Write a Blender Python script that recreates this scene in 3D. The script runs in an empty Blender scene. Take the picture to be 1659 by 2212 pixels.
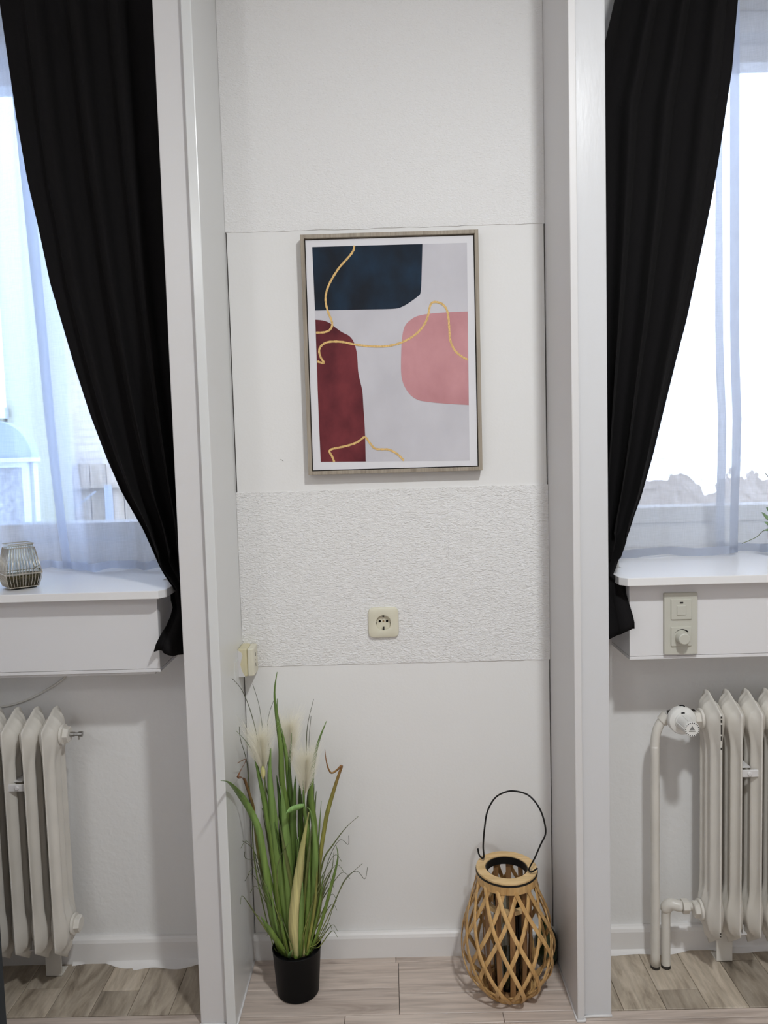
import bpy, bmesh, math, random
from mathutils import Vector, Matrix, Quaternion
random.seed(7)
S = bpy.context.scene
COL = S.collection
PI = math.pi

# ------------------------------------------------------------------ camera
CAM_H = 1.3582
p, y, r = math.radians(4.1311), math.radians(-0.4737), math.radians(-1.6026)
fw = Vector((math.sin(y)*math.cos(p), math.cos(y)*math.cos(p), -math.sin(p)))
rt0 = Vector((math.cos(y), -math.sin(y), 0.0))
up0 = rt0.cross(fw)
rt = math.cos(r)*rt0 + math.sin(r)*up0
up = -math.sin(r)*rt0 + math.cos(r)*up0
cd = bpy.data.cameras.new('camera')
cam = bpy.data.objects.new('camera', cd)
COL.objects.link(cam)
cam.matrix_world = Matrix(((rt.x, up.x, -fw.x, 0.0), (rt.y, up.y, -fw.y, -1.98), (rt.z, up.z, -fw.z, CAM_H), (0, 0, 0, 1)))
cd.sensor_fit = 'VERTICAL'
cd.sensor_height = 36.0
cd.lens = 1630.1/2212*36.0
cd.clip_start = 0.02
S.camera = cam

# ------------------------------------------------------------------ world, lamps, exposure
w = bpy.data.worlds.new('overcast_sky')
S.world = w
w.use_nodes = True
bg = w.node_tree.nodes['Background']
bg.inputs[0].default_value = (0.44, 0.595, 1.0, 1)
bg.inputs[1].default_value = 17.0

def lamp(name, loc, power, size, col):
    l = bpy.data.lights.new(name, 'AREA')
    l.shape = 'DISK'
    l.energy = power
    l.size = size
    l.color = col
    o = bpy.data.objects.new(name, l)
    o.location = loc
    COL.objects.link(o)
lamp('ceiling_lamp', (0.55, -1.63, 2.68), 35, 0.15, (0.955, 0.985, 1.0))
def bulb(name, loc, power, radius, col):
    l = bpy.data.lights.new(name, 'POINT')
    l.energy = power
    l.shadow_soft_size = radius
    l.color = col
    o = bpy.data.objects.new(name, l)
    o.location = loc
    COL.objects.link(o)
bulb('ceiling_bulb', (0.55, -1.63, 2.72), 11, 0.07, (0.955, 0.985, 1.0))
bulb('rear_fill_light', (-1.3, -3.5, 2.7), 26, 0.12, (0.97, 0.985, 1.0))  # unseen fill light, added to brighten the right side of the niche
S.view_settings.view_transform = 'Standard'
S.view_settings.look = 'None'
S.view_settings.exposure = -0.12
S.view_settings.gamma = 1.0
S.view_settings.use_curve_mapping = False
S.cycles.use_denoising = True
S.cycles.max_bounces = 10
S.cycles.diffuse_bounces = 6
S.cycles.transparent_max_bounces = 24
S.cycles.sample_clamp_indirect = 6.0

# ------------------------------------------------------------------ helpers
def tag(o, label=None, cat=None, group=None, kind=None):
    if label: o['label'] = label
    if cat: o['category'] = cat
    if group: o['group'] = group
    if kind: o['kind'] = kind
    return o
def empty(name, loc=(0, 0, 0), rz=0.0, **k):
    o = bpy.data.objects.new(name, None)
    o.empty_display_size = 0.05
    o.location = loc
    o.rotation_euler = (0, 0, rz)
    COL.objects.link(o)
    return tag(o, **k)
def link(name, bm, mats, parent=None, smooth=False, bevel=0, loc=None, **k):
    me = bpy.data.meshes.new(name)
    bmesh.ops.recalc_face_normals(bm, faces=bm.faces[:])
    bm.to_mesh(me)
    bm.free()
    for m in (mats if isinstance(mats, (list, tuple)) else [mats]): me.materials.append(m)
    if smooth:
        for f in me.polygons: f.use_smooth = True
    o = bpy.data.objects.new(name, me)
    COL.objects.link(o)
    if parent: o.parent = parent
    if loc is not None: o.location = loc
    if smooth == 'auto':
        me.set_sharp_from_angle(angle=math.radians(35))
    if bevel:
        b = o.modifiers.new('bevel', 'BEVEL')
        b.width = bevel; b.segments = 2; b.limit_method = 'ANGLE'
    return tag(o, **k)
def B(): return bmesh.new()
def box(bm, x0, x1, y0, y1, z0, z1, mi=0):
    vs = [bm.verts.new(v) for v in ((x0,y0,z0),(x1,y0,z0),(x1,y1,z0),(x0,y1,z0),(x0,y0,z1),(x1,y0,z1),(x1,y1,z1),(x0,y1,z1))]
    for f in ((0,3,2,1),(4,5,6,7),(0,1,5,4),(1,2,6,5),(2,3,7,6),(3,0,4,7)):
        fc = bm.faces.new([vs[i] for i in f]); fc.material_index = mi
    return bm
def prism(bm, pts, axis, a, b, mi=0):
    """polygon pts extruded along an axis: 'y' takes (x,z), 'z' takes (x,y), 'x' takes (y,z)"""
    def mk(q, t): return {'y': (q[0], t, q[1]), 'z': (q[0], q[1], t), 'x': (t, q[0], q[1])}[axis]
    A = [bm.verts.new(mk(q, a)) for q in pts]; Bv = [bm.verts.new(mk(q, b)) for q in pts]
    n = len(pts)
    bm.faces.new(A).material_index = mi; bm.faces.new(Bv[::-1]).material_index = mi
    for i in range(n):
        bm.faces.new((A[i], A[(i+1) % n], Bv[(i+1) % n], Bv[i])).material_index = mi
    return bm
def frames(pts, closed=False):
    pts = [Vector(q) for q in pts]; n = len(pts); T = []
    for i in range(n):
        a = pts[(i-1) % n] if (closed or i > 0) else pts[i]
        b = pts[(i+1) % n] if (closed or i < n-1) else pts[i]
        T.append((b-a).normalized())
    ref = Vector((0, 0, 1)) if abs(T[0].z) < .9 else Vector((0, 1, 0))
    N = [(ref - T[0]*ref.dot(T[0])).normalized()]
    for i in range(1, n):
        q = T[i-1].rotation_difference(T[i]); N.append((q @ N[-1]).normalized())
    return pts, T, N
def tube(bm, pts, rad, seg=8, closed=False, cap=True, flat=1.0, mi=0):
    pts, T, N = frames(pts, closed)
    n = len(pts); rings = []
    for i in range(n):
        rr = rad[i] if isinstance(rad, (list, tuple)) else rad
        b = T[i].cross(N[i])
        rings.append([bm.verts.new(pts[i] + N[i]*math.cos(2*PI*k/seg)*rr + b*math.sin(2*PI*k/seg)*rr*flat) for k in range(seg)])
    for i in range(n if closed else n-1):
        a, c = rings[i], rings[(i+1) % n]
        for k in range(seg):
            bm.faces.new((a[k], a[(k+1) % seg], c[(k+1) % seg], c[k])).material_index = mi
    if cap and not closed:
        bm.faces.new(rings[0][::-1]).material_index = mi; bm.faces.new(rings[-1]).material_index = mi
    return bm
def smoothpts(pts, n=6, closed=False):
    """Catmull-Rom through the points"""
    P = [Vector(q) for q in pts]; out = []
    m = len(P)
    for i in range(m if closed else m-1):
        g = lambda j: P[j % m] if closed else P[max(0, min(m-1, j))]
        a, b, c, d = g(i-1), g(i), g(i+1), g(i+2)
        for k in range(n):
            t = k/n
            out.append(0.5*((2*b)+(c-a)*t+(2*a-5*b+4*c-d)*t*t+(3*b-a-3*c+d)*t**3))
    if not closed: out.append(P[-1])
    return out
def lathe(bm, prof, center=(0, 0, 0), axis='z', seg=32, capa=True, capb=True, mi=0, phase=0.0):
    c = Vector(center); rings = []
    for rr, h in prof:
        ring = []
        for k in range(seg):
            a = 2*PI*k/seg + phase; ca, sa = math.cos(a)*rr, math.sin(a)*rr
            v = {'z': (ca, sa, h), 'y': (ca, h, sa), 'x': (h, ca, sa)}[axis]
            ring.append(bm.verts.new(c + Vector(v)))
        rings.append(ring)
    for i in range(len(rings)-1):
        for k in range(seg):
            bm.faces.new((rings[i][k], rings[i][(k+1) % seg], rings[i+1][(k+1) % seg], rings[i+1][k])).material_index = mi
    if capa: bm.faces.new(rings[0]).material_index = mi
    if capb: bm.faces.new(rings[-1]).material_index = mi
    return bm
def grid(bm, fn, nu, nv, mi=0):
    V = [[bm.verts.new(fn(i/nu, j/nv)) for j in range(nv+1)] for i in range(nu+1)]
    for i in range(nu):
        for j in range(nv):
            bm.faces.new((V[i][j], V[i+1][j], V[i+1][j+1], V[i][j+1])).material_index = mi
    return V
def interp(tab, z):
    """piecewise linear in a table of (z, x), any order"""
    t = sorted(tab)
    if z <= t[0][0]: return t[0][1]
    for (a, xa), (b, xb) in zip(t, t[1:]):
        if z <= b: return xa + (xb-xa)*(z-a)/(b-a)
    (a, xa), (b, xb) = t[-2], t[-1]
    return xb + (xb-xa)*(z-b)/(b-a)

# ------------------------------------------------------------------ materials
def M(name, col, rough=0.5, spec=0.5, metal=0.0, bump=None, vary=None, trans=0.0, sheen=0.0, coat=0.0, sss=0.0):
    m = bpy.data.materials.new(name); m.use_nodes = True
    nt = m.node_tree; b = nt.nodes['Principled BSDF']
    b.inputs['Base Color'].default_value = (*col, 1); b.inputs['Roughness'].default_value = rough
    b.inputs['Specular IOR Level'].default_value = spec; b.inputs['Metallic'].default_value = metal
    b.inputs['Transmission Weight'].default_value = trans; b.inputs['Sheen Weight'].default_value = sheen
    b.inputs['Coat Weight'].default_value = coat
    tc = nt.nodes.new('ShaderNodeTexCoord')
    if vary:   # (scale, amount): soft tone variation of the colour
        n = nt.nodes.new('ShaderNodeTexNoise'); n.inputs['Scale'].default_value = vary[0]; n.inputs['Detail'].default_value = 4
        nt.links.new(tc.outputs['Object'], n.inputs['Vector'])
        mr = nt.nodes.new('ShaderNodeMapRange'); mr.inputs[1].default_value = .3; mr.inputs[2].default_value = .7
        mr.inputs[3].default_value = 1-vary[1]; mr.inputs[4].default_value = 1+vary[1]*.5
        nt.links.new(n.outputs['Fac'], mr.inputs[0])
        mx = nt.nodes.new('ShaderNodeVectorMath'); mx.operation = 'SCALE'; mx.inputs[0].default_value = col
        nt.links.new(mr.outputs[0], mx.inputs['Scale']); nt.links.new(mx.outputs[0], b.inputs['Base Color'])
    for bp in (bump if isinstance(bump, list) else [bump] if bump else []):
        # (scale xyz, strength, distance, distortion)
        mp = nt.nodes.new('ShaderNodeMapping'); mp.inputs['Scale'].default_value = bp[0]
        nt.links.new(tc.outputs['Object'], mp.inputs['Vector'])
        n = nt.nodes.new('ShaderNodeTexNoise'); n.inputs['Scale'].default_value = 1.0; n.inputs['Detail'].default_value = 2
        n.inputs['Distortion'].default_value = bp[3]
        nt.links.new(mp.outputs[0], n.inputs['Vector'])
        bn = nt.nodes.new('ShaderNodeBump'); bn.inputs['Strength'].default_value = bp[1]; bn.inputs['Distance'].default_value = bp[2]
        nt.links.new(n.outputs['Fac'], bn.inputs['Height'])
        prev = b.inputs['Normal'].links[0].from_socket if b.inputs['Normal'].links else None
        if prev: nt.links.new(prev, bn.inputs['Normal'])
        nt.links.new(bn.outputs[0], b.inputs['Normal'])
    return m
def emis(m): return m
WALL = (0.79, 0.785, 0.775)
m_wall = M('painted_plaster', WALL, .85, .2, bump=[((60, 60, 60), .25, .004, .3), ((9, 9, 9), .07, .01, .2)])
m_room = M('room_paint', (.77, .765, .755), .9, .1)
m_smooth = M('smooth_paint', (.80, .79, .775), .7, .25, bump=[((140, 140, 140), .12, .002, .2), ((12, 12, 12), .12, .006, .2)])
m_paper = M('embossed_wallpaper', (.82, .81, .80), .75, .25, bump=[((95, 95, 200), .9, .004, 1.1)])
m_paper2 = M('fine_embossed_wallpaper', (.82, .81, .80), .75, .25, bump=[((150, 150, 260), .7, .003, .8)])
m_gloss = M('white_lacquer', (.69, .695, .685), .24, .5, bump=[((8, 8, 2), .08, .004, .2)])
m_trim = M('white_satin_paint', (.67, .655, .65), .38, .4, bump=[((220, 220, 12), .06, .001, .2)])
m_trim2 = M('white_gloss_paint', (.64, .64, .65), .25, .5, bump=[((90, 90, 20), .1, .002, .3)])
m_base = M('baseboard_paint', (.78, .76, .745), .35, .4, bump=((30, 30, 30), .15, .003, .2))
m_sill = M('white_sill_laminate', (.80, .79, .785), .3, .4)
m_sillbox = M('white_board', (.72, .71, .715), .5, .3)
m_gap = M('dark_gap', (.03, .028, .025), .9, .1)
m_crack = M('dark_crack', (.16, .15, .14), .9, .1)  # dark grey for the thin strips set into the corner gaps
m_upvc = M('white_window_plastic', (.80, .82, .86), .3, .4)
m_rad = M('radiator_enamel', (.66, .63, .575), .35, .45, bump=((45, 45, 12), .06, .002, .2), vary=(14, .06))
m_chip = M('bare_dark_metal', (.04, .035, .03), .6, .4, vary=(60, .5))
m_cream = M('aged_cream_plastic', (.70, .665, .53), .35, .45, vary=(18, .05))
m_switch = M('cream_switch_plastic', (.52, .51, .445), .4, .4)
m_yellow = M('yellowed_plastic', (.66, .60, .40), .4, .45, vary=(25, .08))
m_black = M('black_plastic', (.006, .006, .006), .5, .35)
m_hole = M('dark_socket_hole', (.004, .004, .004), .9, .05)
m_brass = M('worn_brass', (.45, .33, .18), .35, .5, .9)
m_steel = M('dull_steel', (.45, .44, .42), .35, .5, 1.0)
m_curt = M('black_curtain_cloth', (.010, .0093, .0098), .95, .08, sheen=.01, bump=((700, 700, 700), .2, .0006, 0))
m_curt2 = m_curt
m_white_pl = M('white_valve_plastic', (.74, .73, .70), .3, .45)
m_grey_print = M('grey_print', (.18, .18, .17), .6, .2)
m_pot = M('black_pot_plastic', (.004, .004, .0045), .5, .14)
m_cable = M('white_cable_sheath', (.72, .70, .66), .45, .4)
m_slate = M('slate_grey_front', (.03, .037, .045), .5, .3)

def glass(name, tint, rough=0.02, mirror=1.0):
    m = bpy.data.materials.new(name); m.use_nodes = True; nt = m.node_tree
    nt.nodes.remove(nt.nodes['Principled BSDF'])
    out = nt.nodes['Material Output']
    t = nt.nodes.new('ShaderNodeBsdfTransparent'); t.inputs[0].default_value = (*tint, 1)
    g = nt.nodes.new('ShaderNodeBsdfGlossy'); g.inputs['Roughness'].default_value = rough
    fr = nt.nodes.new('ShaderNodeFresnel'); fr.inputs[0].default_value = 1.45
    mx = nt.nodes.new('ShaderNodeMixShader')
    nt.links.new(fr.outputs[0], mx.inputs[0]); nt.links.new(t.outputs[0], mx.inputs[1]); nt.links.new(g.outputs[0], mx.inputs[2])
    nt.links.new(mx.outputs[0], out.inputs[0])
    return m
m_glass = glass('window_glass', (.95, .97, .97))
m_clear = glass('clear_glass', (.95, .98, .965))
m_green = glass('green_bottle_glass', (.10, .16, .06))
def sheer(name, openness, col, weave=True):
    m = bpy.data.materials.new(name); m.use_nodes = True; nt = m.node_tree
    nt.nodes.remove(nt.nodes['Principled BSDF'])
    out = nt.nodes['Material Output']
    t = nt.nodes.new('ShaderNodeBsdfTransparent')
    d = nt.nodes.new('ShaderNodeBsdfDiffuse'); d.inputs[0].default_value = (*col, 1)
    tl = nt.nodes.new('ShaderNodeBsdfTranslucent'); tl.inputs[0].default_value = (*col, 1)
    mx = nt.nodes.new('ShaderNodeMixShader'); mx.inputs[0].default_value = .72
    nt.links.new(d.outputs[0], mx.inputs[1]); nt.links.new(tl.outputs[0], mx.inputs[2])
    mx2 = nt.nodes.new('ShaderNodeMixShader')
    nt.links.new(mx.outputs[0], mx2.inputs[1]); nt.links.new(t.outputs[0], mx2.inputs[2])
    mx2.inputs[0].default_value = openness
    if weave:
        tc = nt.nodes.new('ShaderNodeTexCoord'); fac = None
        for sc in ((1100, 1, 30), (30, 1, 1100)):
            mp = nt.nodes.new('ShaderNodeMapping'); mp.inputs['Scale'].default_value = sc
            n = nt.nodes.new('ShaderNodeTexNoise'); n.inputs['Scale'].default_value = 1.0; n.inputs['Detail'].default_value = 1
            nt.links.new(tc.outputs['Object'], mp.inputs[0]); nt.links.new(mp.outputs[0], n.inputs['Vector'])
            if fac is None: fac = n.outputs['Fac']
            else:
                ad = nt.nodes.new('ShaderNodeMath'); ad.operation = 'ADD'
                nt.links.new(fac, ad.inputs[0]); nt.links.new(n.outputs['Fac'], ad.inputs[1]); fac = ad.outputs[0]
        mr = nt.nodes.new('ShaderNodeMapRange'); mr.inputs[1].default_value = .7; mr.inputs[2].default_value = 1.3
        mr.inputs[3].default_value = openness-.025; mr.inputs[4].default_value = openness+.025
        nt.links.new(fac, mr.inputs[0]); nt.links.new(mr.outputs[0], mx2.inputs[0])
    nt.links.new(mx2.outputs[0], out.inputs[0])
    return m
m_sheer = sheer('sheer_voile', .70, (.88, .90, .94))
m_hem = sheer('sheer_hem', .16, (.58, .61, .68), False)

def wood(name, cols, axis, scale=(1.2, 26), rough=.5, rnd=.12, streak=.5, bump=.25, spec=.35):
    """plank print: grain runs along axis 'x' or 'y'; every plank object gets its own stretch of grain and tone"""
    m = bpy.data.materials.new(name); m.use_nodes = True; nt = m.node_tree; b = nt.nodes['Principled BSDF']
    L = nt.links.new
    tc = nt.nodes.new('ShaderNodeTexCoord'); oi = nt.nodes.new('ShaderNodeObjectInfo')
    off = nt.nodes.new('ShaderNodeVectorMath'); off.operation = 'SCALE'; off.inputs[0].default_value = (13.7, 7.3, 5.1)
    L(oi.outputs['Random'], off.inputs['Scale'])
    ad = nt.nodes.new('ShaderNodeVectorMath'); ad.operation = 'ADD'
    L(tc.outputs['Object'], ad.inputs[0]); L(off.outputs[0], ad.inputs[1])
    mp = nt.nodes.new('ShaderNodeMapping')
    mp.inputs['Scale'].default_value = (scale[0], scale[1], 1) if axis == 'x' else (scale[1], scale[0], 1) if axis == 'y' else (scale[1], scale[1], scale[0])
    L(ad.outputs[0], mp.inputs[0])
    n1 = nt.nodes.new('ShaderNodeTexNoise'); n1.inputs['Scale'].default_value = 1; n1.inputs['Detail'].default_value = 5; n1.inputs['Roughness'].default_value = .62; n1.inputs['Distortion'].default_value = .9
    L(mp.outputs[0], n1.inputs['Vector'])
    mp2 = nt.nodes.new('ShaderNodeMapping')
    k = 5.0
    s2 = (scale[0]*2.2, scale[1]*k, 1) if axis == 'x' else (scale[1]*k, scale[0]*2.2, 1) if axis == 'y' else (scale[1]*k, scale[1]*k, scale[0]*2.2)
    mp2.inputs['Scale'].default_value = s2
    L(ad.outputs[0], mp2.inputs[0])
    n2 = nt.nodes.new('ShaderNodeTexNoise'); n2.inputs['Scale'].default_value = 1; n2.inputs['Detail'].default_value = 4; n2.inputs['Distortion'].default_value = .3
    L(mp2.outputs[0], n2.inputs['Vector'])
    cr = nt.nodes.new('ShaderNodeValToRGB'); e = cr.color_ramp.elements
    e[0].position = .28; e[0].color = (*cols[0], 1); e[1].position = .72; e[1].color = (*cols[2], 1)
    q = cr.color_ramp.elements.new(.47); q.color = (*cols[1], 1)
    L(n1.outputs['Fac'], cr.inputs[0])
    mr = nt.nodes.new('ShaderNodeMapRange'); mr.inputs[1].default_value = .32; mr.inputs[2].default_value = .6; mr.inputs[3].default_value = 1-streak; mr.inputs[4].default_value = 1.05
    L(n2.outputs['Fac'], mr.inputs[0])
    vm = nt.nodes.new('ShaderNodeVectorMath'); vm.operation = 'SCALE'; L(cr.outputs[0], vm.inputs[0]); L(mr.outputs[0], vm.inputs['Scale'])
    mr2 = nt.nodes.new('ShaderNodeMapRange'); mr2.inputs[3].default_value = 1-rnd; mr2.inputs[4].default_value = 1+rnd
    L(oi.outputs['Random'], mr2.inputs[0])
    vm2 = nt.nodes.new('ShaderNodeVectorMath'); vm2.operation = 'SCALE'; L(vm.outputs[0], vm2.inputs[0]); L(mr2.outputs[0], vm2.inputs['Scale'])
    L(vm2.outputs[0], b.inputs['Base Color'])
    b.inputs['Roughness'].default_value = rough; b.inputs['Specular IOR Level'].default_value = spec
    bn = nt.nodes.new('ShaderNodeBump'); bn.inputs['Strength'].default_value = bump; bn.inputs['Distance'].default_value = .001
    L(n2.outputs['Fac'], bn.inputs['Height']); L(bn.outputs[0], b.inputs['Normal'])
    return m
m_lam = wood('oak_laminate', ((.36, .29, .245), (.55, .46, .40), (.62, .53, .465)), 'x', (2.4, 20), .42, .05, .20, .10)
m_vinyl = wood('brown_oak_vinyl', ((.17, .135, .10), (.375, .315, .245), (.52, .45, .365)), 'y', (5.0, 17), .48, .24, .20, .12)
m_frame = wood('grey_oak_frame', ((.23, .19, .145), (.33, .28, .22), (.40, .345, .275)), 'z', (3, 60), .55, .03, .2, .1)
m_willow = wood('honey_willow', ((.40, .22, .075), (.56, .34, .135), (.64, .42, .19)), 'z', (5, 40), .42, .14, .2, .1)
m_ring = wood('pale_pine', ((.52, .33, .14), (.68, .47, .23), (.74, .54, .29)), 'x', (5, 30), .45, .05, .15, .1)
m_slat = wood('brown_slat', ((.21, .105, .04), (.30, .16, .065), (.36, .20, .09)), 'z', (5, 40), .5, .1, .2, .1)
m_fence = wood('weathered_fence', ((.36, .27, .17), (.46, .36, .25), (.54, .43, .31)), 'z', (1.0, 14), .9, .16, .25, .1)

# ------------------------------------------------------------------ DATA
PIC = {'canvas': [(-0.2014, 1.9164), (0.2335, 1.9186), (0.2302, 1.3289), (-0.1993, 1.3291)], 'print': [(-0.1796, 1.8959), (0.2129, 1.8949), (0.2089, 1.3438), (-0.1763, 1.3514)], 'navy': [(-0.1796, 1.8959), (0.1002, 1.8952), (0.0973, 1.8389), (0.0933, 1.7777), (0.0836, 1.7642), (0.0645, 1.7509), (0.0455, 1.7407), (0.0265, 1.736), (-0.0299, 1.7358), (-0.1779, 1.7373)], 'burg': [(-0.1778, 1.7141), (-0.1593, 1.7117), (-0.1423, 1.7051), (-0.1254, 1.6916), (-0.1101, 1.6803), (-0.0946, 1.6721), (-0.0855, 1.6626), (-0.0796, 1.65), (-0.0746, 1.6281), (-0.0731, 1.6032), (-0.0723, 1.5782), (-0.0669, 1.5499), (-0.0628, 1.5279), (-0.0617, 1.4902), (-0.0602, 1.4556), (-0.0594, 1.4083), (-0.0599, 1.3491), (-0.1763, 1.3514), (-0.1773, 1.4432), (-0.1779, 1.5374)], 'pink': [(0.2113, 1.7238), (0.1578, 1.7229), (0.1107, 1.7203), (0.0824, 1.7155), (0.0649, 1.7062), (0.0521, 1.6942), (0.0454, 1.6774), (0.042, 1.6558), (0.0393, 1.6248), (0.0377, 1.5782), (0.04, 1.5563), (0.0464, 1.5373), (0.0586, 1.5182), (0.0772, 1.5045), (0.096, 1.4993), (0.137, 1.4934), (0.2095, 1.4866)], 'g1': [(-0.0729, 1.8964), (-0.0755, 1.8837), (-0.0885, 1.8673), (-0.1078, 1.848), (-0.1241, 1.827), (-0.139, 1.8029), (-0.1483, 1.7786), (-0.1499, 1.7571), (-0.1445, 1.7323), (-0.1373, 1.7136), (-0.1353, 1.6981), (-0.1429, 1.6865), (-0.1572, 1.6817), (-0.1773, 1.6816)], 'g2': [(-0.1764, 1.6086), (-0.1598, 1.6041), (-0.1672, 1.6183), (-0.1708, 1.634), (-0.1663, 1.6463), (-0.1518, 1.6558), (-0.1297, 1.6576), (-0.1046, 1.655), (-0.0765, 1.6483), (-0.0389, 1.6432), (-0.0075, 1.6417), (0.0209, 1.6449), (0.0463, 1.6526), (0.0718, 1.6658), (0.091, 1.6822), (0.104, 1.7004), (0.1107, 1.7187), (0.1149, 1.7371), (0.1208, 1.7477), (0.1318, 1.7495), (0.1473, 1.7439), (0.1579, 1.7297), (0.1622, 1.708), (0.1637, 1.677), (0.1656, 1.6522), (0.1761, 1.6271), (0.1931, 1.6111), (0.2095, 1.6019)], 'g3': [(-0.1413, 1.3504), (-0.1471, 1.3664), (-0.1531, 1.3777), (-0.145, 1.3838), (-0.1226, 1.3879), (-0.097, 1.3935), (-0.0777, 1.4009), (-0.0602, 1.4121), (-0.0492, 1.3985), (-0.0354, 1.3823), (-0.018, 1.3796), (0.001, 1.3781), (0.0198, 1.3681), (0.0322, 1.3567), (0.039, 1.3485)]}
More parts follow.
